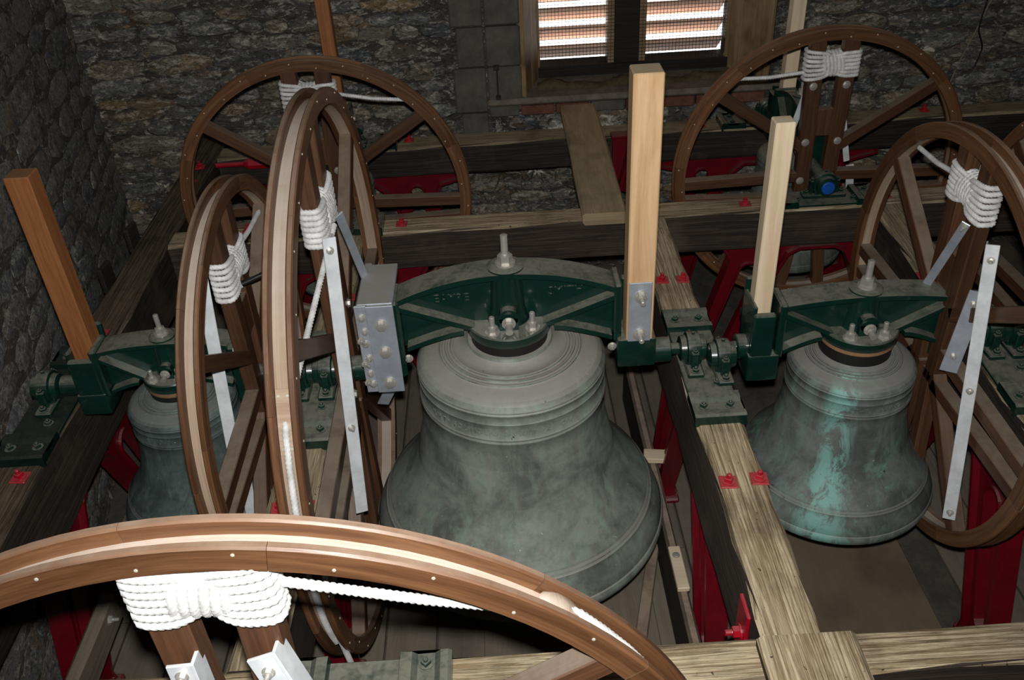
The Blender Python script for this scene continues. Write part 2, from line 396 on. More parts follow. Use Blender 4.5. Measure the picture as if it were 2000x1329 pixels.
def curve_solid(splines, d0, d1):
    """filled 2D outline with holes -> bmesh lying in xz, thickness along y from d0 to d1"""
    c = bpy.data.curves.new('outline', 'CURVE'); c.dimensions = '2D'; c.fill_mode = 'BOTH'; c.extrude = abs(d1 - d0) / 2
    for pts in splines:
        s = c.splines.new('POLY'); s.points.add(len(pts) - 1); s.use_cyclic_u = True
        for p, q in zip(s.points, pts): p.co = (q[0], q[1], 0, 1)
    o = bpy.data.objects.new('outline', c); COL.objects.link(o)
    dg = bpy.context.evaluated_depsgraph_get(); me = bpy.data.meshes.new_from_object(o.evaluated_get(dg)); bpy.data.objects.remove(o)
    bm = bmesh.new(); bm.from_mesh(me); bpy.data.meshes.remove(me)
    bmesh.ops.remove_doubles(bm, verts=bm.verts, dist=1e-5)
    bmesh.ops.transform(bm, matrix=Matrix(((1, 0, 0, 0), (0, 0, -1, (d0 + d1) / 2), (0, 1, 0, 0), (0, 0, 0, 1))), verts=bm.verts)
    return bm

# ================================================================== SETTING
WY = 5.4; ZF = -1.14
def jit(a): return random.uniform(-a, a)
def stone_bm(bm, w, h, dep, mw, flat=0):
    """irregular 8-sided split stone, local x along course, z up, -y out of the wall"""
    k = 8; rr = []
    for i in range(k):
        a = 2 * PI * (i + .5) / k; c, s = math.cos(a), math.sin(a)
        q = max(abs(c), abs(s)); c, s = c / q, s / q
        c *= random.uniform(.90, 1.04); s *= random.uniform(.86, 1.06)
        rr.append((c * w / 2, s * h / 2))
    t = bmesh.new()
    A = [t.verts.new((x, .03, z)) for x, z in rr]
    Bv = [t.verts.new((x * .985, -dep * random.uniform(.25, .7), z * .96)) for x, z in rr]
    C_ = [t.verts.new((x * random.uniform(.66, .93), -dep * random.uniform(.6, 1.4), z * random.uniform(.5, .92))) for x, z in rr]
    D = t.verts.new((jit(w * .15), -dep * random.uniform(.8, 1.3), jit(h * .15)))
    for i in range(k):
        j = (i + 1) % k
        t.faces.new((A[i], A[j], Bv[j], Bv[i])); t.faces.new((Bv[i], Bv[j], C_[j], C_[i])); t.faces.new((C_[i], C_[j], D))
    join(bm, t, mw)
def rubble(wallobj, x0, x1, z0, z1, hmin, hmax, wmin, wmax, mw, skip, single, stuffname, mat='stone', dd=(.006, .030)):
    z = z0; n = 0; bulk = bmesh.new(); nb = 0
    while z < z1:
        h = random.uniform(hmin, hmax); x = x0 - random.uniform(0, .2)
        while x < x1:
            w = wmin + (wmax - wmin) * random.random() ** 1.5
            w = w * (1.15 if h > (hmin + hmax) / 2 else .9)
            cx, cz = x + w / 2, z + h / 2
            if not skip(cx, cz, w, h):
                m = Matrix.Translation((cx, 0, cz + jit(.008))) @ Matrix.Rotation(jit(.05), 4, 'Y')
                dep = random.uniform(*dd)
                if single(cx, cz) and n < 296:
                    bm = bmesh.new(); stone_bm(bm, w - .004, h - .004, dep, None)
                    obj('stone', bm, M[mat], wallobj, mw @ m, smooth=55, uv=False); n += 1
                else: stone_bm(bulk, w - .004, h - .004, dep, mw @ m); nb += 1
            x += w
        z += h
    if nb:
        o = obj(stuffname, bulk, M['stone'], wallobj, smooth=55, uv=False); o['kind'] = 'stuff'
    return n

# window opening in the back wall
OX0, OX1, OZ0, OZ1 = .17, 1.68, .065, 1.75
bm = bmesh.new()
def quad_wall(bm, x0, x1, z0, z1, y):
    vs = [bm.verts.new(p) for p in ((x0, y, z0), (x1, y, z0), (x1, y, z1), (x0, y, z1))]; bm.faces.new(vs)
box(bm, (-3.2, WY, ZF), (OX0, 6.0, 3.2), 0); box(bm, (OX1, WY, ZF), (3.9, 6.0, 3.2), 0)
box(bm, (OX0, WY, ZF), (OX1, 6.0, OZ0), 0); box(bm, (OX0, WY, OZ1), (OX1, 6.0, 3.2), 0)
wall_back = struct(obj('wall_back', bm, M['mortar'], uv=False))
def skipb(cx, cz, w, h):
    if cx + w / 2 > -.22 and cx - w / 2 < OX1 + .12 and cz + h / 2 > .085 and cz < 1.9: return True
    if cx + w / 2 > -.22 and cx - w / 2 < .0 and cz > -.3: return True
    if cx + w / 2 > .0 and cx - w / 2 < 1.3 and cz + h / 2 > .0 and cz < .1: return True
    return False
nb = rubble(wall_back, -2.7, 3.3, -.70, 1.02, .065, .125, .16, .42, Matrix.Translation((0, WY, 0)), skipb, lambda x, z: True, 'rubble_masonry')
rubble(wall_back, -2.7, 3.6, 1.02, 3.1, .09, .14, .2, .5, Matrix.Translation((0, WY, 0)), skipb, lambda x, z: False, 'upper_rubble_masonry')
# dressed jamb stones and brick course under the sill
z = -.28
for k, h in enumerate((.30, .28, .24, .26, .30, .32, .30)):
    s = .03 if k % 2 else 0
    bm = bmesh.new(); box(bm, (-.21 - s, WY - .03, z), (-.045, WY + .05, z + h - .008), .008); obj('jamb_stone', bm, M['dressed'], wall_back, uv=False)
    bm = bmesh.new(); box(bm, (-.04, WY - .045 + .03 * (k % 2) * .3, z), (OX0 - .002, WY + .3, z + h - .006), .01); obj('jamb_stone', bm, M['dressed'], wall_back, uv=False) if z > -.02 else bm.free()
    z += h
x = -.035
for k in range(8):
    w = .215 if k else .19
    bm = bmesh.new(); box(bm, (x, WY - .05, -.008), (x + w - .012, WY + .06, .052 + jit(.003)), .006)
    o = obj('brick', bm, M['brick'] if k and k != 3 else M['dressed'], wall_back, uv=False); x += w
bm = bmesh.new(); box(bm, (-.05, WY - .055, .058), (OX1 + .1, 5.82, .10), .012); obj('sill_stone', bm, M['sillstone'], wall_back, uv=False)
for i, (sx, sz, sw, sh) in enumerate(((.17, -.16, .26, .10), (.43, -.13, .2, .13), (.70, -.15, .2, .1), (.98, -.1, .15, .1), (.02, -.09, .05, .14), (-.32, -.16, .17, .05), (.2, -.4, .5, .03), (.55, -.52, .3, .07), (2.0, .35, .12, .10), (1.35, -.34, .3, .09))):
    bm = bmesh.new()
    for q in range(14):
        stone_bm(bm, sw * random.uniform(.2, .5), sh * random.uniform(.25, .55), .012, Matrix.Translation((sx + jit(sw / 2), WY - .028, sz + jit(sh / 2))) @ Matrix.Rotation(jit(1.5), 4, 'Y'))
    obj('lime_patch', bm, M['mortar_w'], wall_back, uv=False, smooth=60)
# left wall, splayed
A0 = Vector((-1.80, 1.9, 0)); A1 = Vector((-2.42, 5.45, 0)); dl = (A1 - A0).normalized(); nl = Vector((dl.y, -dl.x, 0))
ML = Matrix((dl, -nl, Vector((0, 0, 1)))).transposed().to_4x4(); ML.translation = A0   # local x along wall, -y into room
bm = bmesh.new(); box(bm, (-3.4, 0, ZF), (3.9, .4, 3.2), 0, ML)
wall_left = struct(obj('wall_left', bm, M['mortar'], uv=False))
def skipl(cx, cz, w, h): return (abs(cx - 1.18) < .1 + w / 2 and abs(cz - .58) < .12 + h / 2)
rubble(wall_left, -.6, 3.65, -1.05, 1.45, .09, .20, .22, .70, ML, skipl, lambda x, z: True, 'rubble_masonry', 'stone_l', (.001, .010))
bm = bmesh.new(); box(bm, (1.08, -.012, .44), (1.28, .02, .72), .02, ML); o = obj('putlog_hole', bm, simple('hole_shade', (.018, .018, .022), .9, .2, .8, 25), wall_left, uv=False)  # solid block, the hole's inner shade put into its near-black colour
# other walls, ceiling, floor (unseen, keep the belfry dark)
bm = bmesh.new(); box(bm, (3.6, -3, ZF), (3.9, 6, 3.2), 0); struct(obj('wall_right', bm, M['mortar'], uv=False))
bm = bmesh.new(); box(bm, (-3.2, -3.0, ZF), (3.9, -2.7, 3.2), 0); struct(obj('wall_front', bm, M['mortar'], uv=False))
bm = bmesh.new(); box(bm, (-3.2, -3, 3.2), (3.9, 6, 3.3), 0); struct(obj('ceiling', bm, M['ceil'], uv=False))
bm = bmesh.new(); box(bm, (-3.2, -3, ZF - .1), (3.9, 6, ZF), 0); floor = struct(obj('floor', bm, M['concrete'], uv=False))
x = -1.95
while x < 3.4:
    w = random.uniform(.19, .25)
    if not (1.06 < x + w and x < 1.75):
        bm = bmesh.new(); y0 = .9 + random.uniform(0, .1); ys = 3.0 + jit(.5)
        box(bm, (y0, -w / 2 + .004, 0), (ys - .004, w / 2 - .004, .022), .003)
        obj('floor_board', bm, M['board'], floor, Matrix.Translation((x + w / 2, 0, ZF)) @ Matrix.Rotation(PI / 2, 4, 'Z'))
        bm = bmesh.new(); box(bm, (ys, -w / 2 + .004, 0), (5.38, w / 2 - .004, .022), .003)
        obj('floor_board', bm, M['board'], floor, Matrix.Translation((x + w / 2, 0, ZF)) @ Matrix.Rotation(PI / 2, 4, 'Z'))
    x += w

# window: dark timber frame, louvres, wire guards, shutters, sacking
wi = struct(bpy.data.objects.new('window_1', None)); COL.objects.link(wi); wi.location = ((OX0 + OX1) / 2, 5.75, OZ0)
WX = (OX0 + OX1) / 2; fy0, fy1 = 0.0, .12; hw = (OX1 - OX0) / 2
bm = bmesh.new()
box(bm, (-hw, fy0 - .05, .03), (hw, fy1, .10), .004)
box(bm, (-hw, fy0, .03), (-hw + .12, fy1, 1.68), .004); box(bm, (hw - .20, fy0, .03), (hw, fy1, 1.68), .004); box(bm, (-hw, fy0, 1.6), (hw, fy1, 1.68), .004)
obj('window_frame', bm, M['wframe'], wi)
bm = bmesh.new(); box(bm, (-.155, fy0 - .03, .08), (.0, fy1 + .03, 1.6), .004); obj('mullion', bm, M['wframe'], wi)
LX = ((-hw + .12, -.155), (.0, hw - .20))
for a, b in LX:
    bm = bmesh.new(); box(bm, (b - .04 if a < -.1 else a, fy0 - .02, .08), (b if a < -.1 else a + .045, fy1, 1.6), .003)
    obj('guard_stile', bm, M['shutter'], wi)
    for k in range(13):
        zc = .10 + k * .118
        o = bar('louvre_slat', ((a), .16, zc + .035), ((b), .16, zc + .035), .17, .024, M['slat'], wi, (0, math.sin(math.radians(36)), math.cos(math.radians(36))), .002)
    bm = bmesh.new(); nx = int((b - a) / .021); r = .0012
    for i in range(nx + 1):
        X = a + (b - a) * i / nx; box(bm, (X - r, -.028, .10), (X + r, -.025, 1.6), 0)
    for i in range(int(1.5 / .021)):
        Z = .10 + i * .021; box(bm, (a, -.031, Z - r), (b, -.028, Z + r), 0)
    o = obj('wire_guard', bm, M['wire'], wi, uv=False); o['kind'] = 'stuff'
def shutter(hx, hy, ang, w, z0, h, label):
    s = thing('shutter', None, None); s.parent = wi; s.matrix_basis = Matrix.Translation((hx, hy, z0)) @ Matrix.Rotation(ang, 4, 'Z')
    return s
def shutter_part(hx, hy, ex, ey, z0, h, n):
    p0 = Vector((hx, hy, z0)); p1 = Vector((ex, ey, z0)); d = (p1 - p0); L = d.length; ang = math.atan2(d.y, d.x)
    mw = Matrix.Translation(p0) @ Matrix.Rotation(ang, 4, 'Z')
    bm = bmesh.new()
    box(bm, (L - .03, -.022, 0), (L, .022, h), .003); box(bm, (0, -.018, 0), (.03, .018, h), .003)
    s = obj('shutter', bm, M['shutter'], wi, mw, g=2)
    for i in range(n):
        x0 = .03 + (L - .06) * i / n; x1 = .03 + (L - .06) * (i + 1) / n
        bm = bmesh.new(); box(bm, (x0 + .0015, -.012, .0), (x1 - .0015, .012, h), .002); obj('shutter_board', bm, M['shutter'], s, g=2)
    for zz in (.12, h - .3):
        bm = bmesh.new(); cyl(bm, (.0, -.02, zz), (.0, -.02, zz + .09), .012, 10); obj('hinge', bm, M['iron'], s, smooth=40)
shutter_part(-hw + .115, -.01, -hw + .0, -.37, .005, 1.6, 2)
shutter_part(hw - .20, -.01, hw + .0, -.33, .005, 1.6, 3)
bm = bmesh.new()
V = []; nx = 60
random.seed(3)
for i in range(nx + 1):
    x_ = .27 + (1.62 - .27) * i / nx
    h = .030 + .018 * math.sin(i * .45) * math.sin(i * .17 + 1) + jit(.006); d = .045 + jit(.006)
    ring = [bm.verts.new((x_, 5.52 + d * math.cos(a) + .012 * math.sin(i * .3), .101 + max(0, h * math.sin(a) * (1 + jit(.15))))) for a in np.linspace(0, PI, 7)]
    V.append(ring)
for a, b in zip(V, V[1:]):
    for k in range(6): bm.faces.new((a[k], a[k + 1], b[k + 1], b[k]))
bmesh.ops.holes_fill(bm, edges=bm.edges)
tag(obj('sacking_roll', bm, M['cloth'], smooth=60), 'brown rolled sacking laid along the window ledge', 'sacking')
hk = thing('iron_hook', 'thin rusty iron hook bar on the stone jamb left of the window', 'hook', (.02, WY - .05, .2))
bm = bmesh.new(); cyl(bm, (0, -.02, -.08), (0, -.02, .10), .005, 8); obj('rod', bm, M['iron'], hk)
bm = bmesh.new(); box(bm, (-.02, -.03, .09), (.014, .02, .115), .004); obj('staple', bm, M['iron'], hk)
bm = bmesh.new(); box(bm, (-.014, -.03, -.09), (.016, .02, -.075), .003); obj('hook_end', bm, M['iron'], hk)
bpy.context.view_layer.update()
for nm, mat, pts, r, lab in (
        ('cable', 'cable', [(3.03, WY - .06, .95), (2.98, WY - .06, .7), (2.9, WY - .06, .5), (2.87, WY - .06, .38), (2.80, WY - .06, .15), (2.77, WY - .06, .0)], .004, 'thin pale cable hanging down the right end of the stone wall'),
        ('cable', 'rubber', [(2.93, WY - .065, .95), (2.89, WY - .065, .6), (2.87, WY - .065, .36), (2.93, WY - .06, .25), (2.90, WY - .065, .12), (2.86, WY - .06, .07)], .005, 'thin black cable hanging beside the pale one on the far wall')):
    tag(obj(nm, mesh_np(nm, [tube_np(pts, r, 6, .05, 3, 0, False, .02)]), M[mat]), lab, 'cable')

# ================================================================== TIMBER FRAME
def bolt_plate(beam, mw, sz=.056, mat='redb', name='bolt_plate'):
    bm = bmesh.new(); box(bm, (-sz / 2, -sz / 2, 0), (sz / 2, sz / 2, .006), .002)
    p = obj(name, bm, M[mat], beam, mw)
    bm = bmesh.new(); hexnut(bm, (0, 0, .006), (0, 0, 1), .016, .016, .014, True)
    obj('nut', bm, M[mat], p, Matrix.Rotation(random.uniform(0, 1), 4, 'Z')); return p
def beam(label, p0, p1, w, h, mat, plates=(), name='timber_beam', bend=.006, seg=18, cat='beam'):
    """p0,p1: centre of the top face ends; plates: world xy"""
    p0 = Vector((*p0, 0)) if len(p0) == 2 else Vector(p0); p1 = Vector((*p1, p0.z)) if len(p1) == 2 else Vector(p1)
    L = (p1 - p0).length; bm = bmesh.new(); rows = []
    random.seed(int(L * 1000))
    for i in range(seg + 1):
        x = L * i / seg; c = .012
        e = [jit(bend) for _ in range(8)]
        pr = [(-w / 2 + c, 0), (w / 2 - c, 0), (w / 2, -c), (w / 2, -h + c), (w / 2 - c, -h), (-w / 2 + c, -h), (-w / 2, -h + c), (-w / 2, -c)]
        rows.append([bm.verts.new((x, a + q, b + q * .25)) for (a, b), q in zip(pr, e)])
    for r, s in zip(rows, rows[1:]):
        for k in range(8): bm.faces.new((r[k], r[(k + 1) % 8], s[(k + 1) % 8], s[k]))
    bm.faces.new(rows[0]); bm.faces.new(rows[-1][::-1])
    o = obj(name, bm, M[mat], None, frame(p0, p1), g=0, smooth=28)
    tag(o, label, cat)
    inv = o.matrix_basis.inverted()
    for (x, y) in plates:
        bolt_plate(o, Matrix.Translation(inv @ Vector((x, y, p0.z + .001))) @ Matrix.Rotation(jit(.1), 4, 'Z'))
    return o
PY = 2.70; PZ = .085     # swing axis of the middle row
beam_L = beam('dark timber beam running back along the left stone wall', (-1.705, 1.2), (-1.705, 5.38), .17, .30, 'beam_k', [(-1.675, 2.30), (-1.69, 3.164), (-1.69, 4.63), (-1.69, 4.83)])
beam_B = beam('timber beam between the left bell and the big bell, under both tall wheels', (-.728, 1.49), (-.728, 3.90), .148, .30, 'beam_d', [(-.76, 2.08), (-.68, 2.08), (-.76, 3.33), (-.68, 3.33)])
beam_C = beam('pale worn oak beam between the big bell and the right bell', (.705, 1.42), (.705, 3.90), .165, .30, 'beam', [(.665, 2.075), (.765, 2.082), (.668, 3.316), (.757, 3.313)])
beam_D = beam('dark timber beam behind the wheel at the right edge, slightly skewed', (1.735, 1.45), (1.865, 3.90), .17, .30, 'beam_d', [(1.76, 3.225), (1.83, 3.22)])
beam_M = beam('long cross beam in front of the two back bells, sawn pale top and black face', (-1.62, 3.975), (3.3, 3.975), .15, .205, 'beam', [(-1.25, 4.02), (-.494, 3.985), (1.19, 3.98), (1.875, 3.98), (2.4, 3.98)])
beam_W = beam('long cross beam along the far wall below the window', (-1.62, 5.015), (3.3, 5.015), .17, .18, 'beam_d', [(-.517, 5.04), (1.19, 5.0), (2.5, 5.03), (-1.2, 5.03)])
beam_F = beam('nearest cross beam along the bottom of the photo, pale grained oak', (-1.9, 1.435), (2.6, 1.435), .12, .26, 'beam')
o = beam('short pale oak pad lying on the corner where two nearest beams meet', (.72, 1.06, .05), (.72, 1.462, .05), .255, .05, 'beam', bend=.003, seg=4, name='timber_pad', cat='board')
pl = beam('loose scaffold-like oak plank bridging the two back cross beams', (.489, 3.86, .062), (.497, 5.30, .062), .215, .062, 'plank', bend=.003, seg=6, name='plank', cat='plank')
# red side plate with nut on the left face of beam C
bm = bmesh.new(); box(bm, (0, -.04, -.17), (.012, .05, .03), .004)
sp = obj('side_plate', bm, M['redb'], beam_C, beam_C.matrix_basis.inverted() @ Matrix.Translation((.605, 1.62, -.06)))
bm = bmesh.new(); hexnut(bm, (0, .0, -.08), (-1, 0, 0), .018, .022, .02); obj('nut', bm, M['redb'], sp)
# wedges between the left beam and the wall
for k, (y, lab) in enumerate(((3.3, 'nearest'), (3.62, 'middle'), (4.0, 'farthest'))):
    bm = bmesh.new(); box(bm, (-.012, -.05, -.05), (.012, .05, .075), .005)
    tag(obj('timber_wedge', bm, M['wframe'], None, Matrix.Translation((-1.815, y, .0)) @ Matrix.Rotation(-.12, 4, 'Z')), f'{lab} of three black wedges beside the left beam', 'wedge', 'wedges along the left beam')
def edge_board(label, x, y0, y1, zt, h, w=.05, mat='rail'):
    return beam(label, (x, y0, zt), (x, y1, zt), w, h, mat, bend=.002, seg=6, name='edge_board', cat='board')
eb = edge_board('narrow upright board low down between the big bell and the pale oak beam', .622, 1.5, 3.88, -.83, .28, .046)
for nm, y0, y1, lab in (('wood_block', 2.33, 2.55, None),):
    bm = bmesh.new(); box(bm, (-.024, y0, 0), (.024, y1, .022), .003)
    b_ = obj('packing_block', bm, M['stay_new'], eb, eb.matrix_basis.inverted() @ Matrix.Translation((.622, 0, -.829)))
    nut('bolt_head', b_, (0, y1 - .05, .022), (0, 0, 1), 'steel', .012, .005, 0)
bm = bmesh.new(); box(bm, (-.06, -.035, 0), (.06, .035, .028), .003)
tag(obj('wood_wedge', bm, M['stay_new'], None, Matrix.Translation((.645, 3.10, -.828)) @ Matrix.Rotation(-.15, 4, 'Z')), 'small pale wooden wedge beside the lip of the big bell', 'wedge')
eb2 = edge_board('narrow upright board with a bolt near the bottom left corner', -1.50, 1.5, 2.2, -.48, .14, .05, 'board')
nut('bolt', eb2, eb2.matrix_basis.inverted() @ Vector((-1.475, 2.12, -.53)), (0, -1, 0), 'steel', .014, .012, .02)
bm = bmesh.new(); box(bm, (0, -.30, 0), (1.62, .30, .03), .004)
tag(obj('hatch_board', bm, M['ply'], None, Matrix.Translation((1.36, 1.52, ZF + .06)) @ Matrix.Rotation(PI / 2, 4, 'Z')), 'wide brown board lying in the pit under the right bell', 'board')
bm = bmesh.new(); box(bm, (0, -.36, 0), (1.2, .36, .02), .004)
tag(obj('pit_board', bm, M['board'], None, Matrix.Translation((.18, 1.5, ZF + .03)) @ Matrix.Rotation(PI / 2, 4, 'Z')), 'dusty grey board lying on the pit floor below the big bell', 'board')
bar_ = bar('floor_joist', (.24, 1.5, ZF + .08), (.62, 2.9, ZF + .08), .05, .04, M['rail'])
tag(bar_, 'low batten on the pit floor beside the big bell', 'batten')

# cast-iron A frames
def arc(cx, cz, r, a0, a1, n=8): return [(cx + r * math.cos(math.radians(a0 + (a1 - a0) * i / n)), cz + r * math.sin(math.radians(a0 + (a1 - a0) * i / n))) for i in range(n + 1)]
def a_frame(label, loc, rz, top, H, eye=False):
    """local x along the beam; hangs from z=top down to the floor"""
    fr = thing('cast_iron_frame', label, 'iron frame', (*loc, top), rz)
    sx = H / .82
    leg = lambda a, b: (a, -b * H)
    half = [(.46, 0), (.46, -.02), (.44, -.045), (.42, -.08)] + [(.42 + .20 * t, -.08 - (H - .16) * t) for t in (.33, .66, 1)] + [(.72, -H + .04), (.72, -H), (.42, -H), (.44, -H + .08)] + [(.19 + .25 * t, -.14 - (H - .22) * t) for t in (.66, .33, 0)] + [(.15, -.06), (.09, -.028)]
    outer = half + [(-a, b) for a, b in half[::-1]]
    def slot(s):
        a = Vector((.33, -.17)); b = Vector((.505, -H + .17)); d = (b - a).normalized(); n = Vector((-d.y, d.x)); r0, r1 = .060, .050
        pts = []
        for i in range(9):
            t = PI * i / 8; pts.append(a + n * r0 * math.cos(t) - d * r0 * math.sin(t))
        for i in range(9):
            t = PI * i / 8; pts.append(b - n * r1 * math.cos(t) + d * r1 * math.sin(t))
        return [(s * p.x, p.y) for p in pts]
    eyes = []
    if eye:
        eyes = [arc(s * .36, -.125, .05, 0, 330, 11) for s in (-1, 1)]
        half = [(.66, 0), (.66, -.03), (.50, -.07), (.46, -.16)] + half[6:10] + [(.19 + .25 * t, -.14 - (H - .22) * t) for t in (.66, .33)] + [(.25, -.24), (.20, -.12), (.12, -.05)]
        outer = half + [(-a, b) for a, b in half[::-1]]
        slot0 = slot
        def slot(s): return [(x + s * .03, y - .10 if y > -.35 else y) for x, y in slot0(s)]
    bm = curve_solid([outer, slot(1), slot(-1)] + eyes, -.014, .014)
    obj('web', bm, M['red'], fr, smooth=30)
    def ribbon(pts, w, th, closed=True):
        b2 = bmesh.new(); n = len(pts); rows = []
        for i in range(n):
            p = Vector(pts[i]); a = Vector(pts[(i - 1) % n]); c = Vector(pts[(i + 1) % n])
            d = ((p - a).normalized() + (c - p).normalized()); d = d.normalized() if d.length > 1e-6 else (c - p).normalized()
            q = Vector((-d.y, d.x)) * th
            rows.append([b2.verts.new((p.x, -w, p.y)), b2.verts.new((p.x, w, p.y)), b2.verts.new((p.x + q.x, w, p.y + q.y)), b2.verts.new((p.x + q.x, -w, p.y + q.y))])
        for i in range(n):
            r, s = rows[i], rows[(i + 1) % n]
            for k in range(4): b2.faces.new((r[k], r[(k + 1) % 4], s[(k + 1) % 4], s[k]))
        return b2
    obj('outer_flange', ribbon(outer, .042, .016), M['red'], fr, smooth=40)
    for s in (1, -1): obj('slot_rim', ribbon(slot(s), .026, .010 * s), M['red'], fr, smooth=40)
    for e in eyes: obj('eye_rim', ribbon(e, .024, .010), M['red'], fr, smooth=40)
    for s in (-1, 1):
        bm = bmesh.new(); box(bm, (s * .56 - .17, -.06, -H - .01), (s * .56 + .17, .044, -H + .02), .008); ft = obj('foot', bm, M['red'], fr)
        for q in (-1, 1): nut('nut', ft, (s * .56 + .13 * q, -.035, -H + .02), (0, 0, 1), 'red', .016, .014, .015, True)
    return fr
a_frame('red iron frame under the pale oak beam beside the big bell', (.705, PY), PI / 2, -.30, -.30 - ZF - .03)
a_frame('red iron frame under the beam between the left bell and the big bell', (-.72, PY), PI / 2, -.30, -.30 - ZF - .03)
a_frame('red iron frame under the dark beam by the left stone wall', (-1.705, PY), PI / 2, -.30, -.30 - ZF - .03)
a_frame('red iron frame under the beam at the right edge, behind the wheel', (1.80, PY), PI / 2 - .05, -.30, -.30 - ZF - .03)
a_frame('red iron frame under the middle cross beam, left of the leaning plank', (-.86, 3.975), 0, -.205, -.205 - ZF - .03)
a_frame('red iron frame under the middle cross beam behind the right bell', (1.57, 3.975), 0, -.205, -.205 - ZF - .03)
a_frame('red iron frame against the far wall behind the back left wheel', (-.86, 5.0), 0, -.18, -.18 - ZF - .03, True)
a_frame('red iron frame against the far wall behind the back right wheel', (1.57, 5.0), 0, -.18, -.18 - ZF - .03, True)
a_frame('red iron frame under the nearest cross beam at the bottom left', (-.545, 1.42), 0, -.26, -.26 - ZF - .03)
# red bracket between the back cross beams right of the plank
br = thing('iron_bracket', 'red iron bracket standing between the back beams right of the plank', 'bracket', (.74, 4.86, 0))
bm = bmesh.new(); poly_ext(bm, [(-.09, .04), (.12, .05), (.12, -.2), (.05, -.34), (-.05, -.30), (-.09, -.1)], -.02, .0, 'y'); obj('plate', bm, M['red'], br)
bm = bmesh.new(); box(bm, (.0, -.09, -.30), (.022, -.0, .03), .004, Matrix.Rotation(.22, 4, 'Y')); obj('rib', bm, M['red'], br)
bm = bmesh.new(); box(bm, (-.10, -.055, .03), (.13, .02, .05), .004); obj('top_flange', bm, M['red'], br)
# red tie rod by the left corner
tr = thing('tie_rod', 'red tie rod with a fat sleeve nut on the far cross beam at left', 'tie rod', (-1.58, 4.895, -.02))
bm = bmesh.new(); cyl(bm, (-.04, 0, 0), (.36, 0, .0), .014, 14); obj('rod', bm, M['redb'], tr, smooth=40)
bm = bmesh.new(); lathe(bm, [(.018, 0), (.034, .03), (.034, .17), (.022, .2)], 8, Matrix.Translation((.12, 0, 0)) @ Matrix.Rotation(PI / 2, 4, 'Y')); obj('sleeve_nut', bm, M['redb'], tr)
bm = bmesh.new(); box(bm, (.345, -.03, -.03), (.362, .03, .03), .003); obj('end_plate', bm, M['redb'], tr)

# ================================================================== BEARINGS
def bearing_seat(label, loc, rz, w=.17, L=.33, mat='green'):
    p = thing('bearing_plate', label, 'plate', (*loc, 0.004), rz)
    bm = bmesh.new(); box(bm, (-L, -w / 2, 0), (L, w / 2, .014), .003); obj('base_plate', bm, M[mat], p)
    for s in (-1, 1):
        bm = bmesh.new()
        prof = [(s * (L - .13), .014), (s * (L - .125), .034), (s * (L - .095), .032), (s * (L - .08), .020), (s * (L - .035), .022), (s * (L - .02), .034), (s * L, .036), (s * (L + .01), .030), (s * (L + .01), -.012), (s * L, -.014), (s * L, .0), (s * (L - .13), .0)]
        poly_ext(bm, prof, -w / 2 - .006, w / 2 + .006, 'y')
        e = obj('end_pad', bm, M[mat], p, smooth=30)
        for q in (-1, 1): nut('nut', e, (s * (L - .058), q * w * .28, .021), (0, 0, 1), 'green', .014, .014, .005, True)
    for s in (-1, 1): nut('nut', p, (s * .135, -.03, .014), (0, 0, 1), 'green', .013, .012, .006)
    return p
def bearing(label, loc, rz, cap=None, s=1.):
    """housing: local y is the swing axis"""
    b = thing('bearing', label, 'bearing', (loc[0], loc[1], .018), rz)
    bm = bmesh.new(); box(bm, (-.105 * s, -.03, 0), (.105 * s, .03, .022), .005); box(bm, (-.05, -.03, .015), (.05, .03, .05), .01)
    obj('foot', bm, M['green'], b, smooth=30)
    zc = PZ - .018
    bm = bmesh.new(); T = Matrix.Translation((0, 0, zc)) @ Matrix.Rotation(PI / 2, 4, 'X')
    lathe(bm, [(.034, -.05), (.046, -.045), (.050, -.026), (.060, -.022), (.062, 0), (.060, .022), (.050, .026), (.046, .045), (.034, .05)], 28, T)
    h = obj('housing', bm, M['green'], b, smooth=38)
    for q in (-1, 1):
        bm = bmesh.new(); box(bm, (q * .062 - .011, -.014, .02), (q * .062 + .011, .014, zc + .022), .004); obj('lug', bm, M['green'], h)
        nut('cap_bolt', h, (q * .062, 0, zc + .02), (0, 0, 1), 'green', .010, .010, .004)
        nut('nut', b, (q * .086 * s, 0, .022), (0, 0, 1), 'steel' if q < 0 and s >= 1 and cap is None else 'green', .013, .012, .007)
    nut('grease_nipple', h, (.0, .0, zc + .060), (0, 0, 1), 'green', .007, .010, 0)
    if cap:
        bm = bmesh.new(); cyl(bm, (0, cap * .048, zc), (0, cap * .062, zc), .032, 20, bev=.004); obj('end_cap', bm, M['blue'], h, smooth=40)
    return b
# rz=PI/2: seat local x -> world y
bearing_seat('green bearing plate on the pale oak beam between big and right bells', (.705, PY), PI / 2, .165)
bearing('green bearing of the big bell, left one of the pair on the pale beam', (.668, PY), -PI / 2)
bearing('green bearing of the right bell, right one of the pair on the pale beam', (.765, PY - .055), -PI / 2)
bearing_seat('green bearing plate on the beam between the two tall wheels', (-.72, PY), PI / 2, .16)
bearing('green bearing holding the big bell axle beside its wheel', (-.678, PY), -PI / 2)
bearing('green bearing holding the left bell axle behind the tall wheel', (-.77, PY), -PI / 2)
bearing_seat('green bearing plate on the left wall beam', (-1.705, PY), PI / 2, .17, mat='green_k')
bearing('near-black bearing at the wall end of the left bell', (-1.705, PY), -PI / 2)
bearing_seat('green bearing plate at the right edge of the photo', (1.80, PY - .02), PI / 2 - .05, .17, .36)
bearing('green bearing of the right bell beside its wheel', (1.765, PY), -PI / 2)
bearing('green bearing farthest right on the skewed beam', (1.85, PY), -PI / 2)
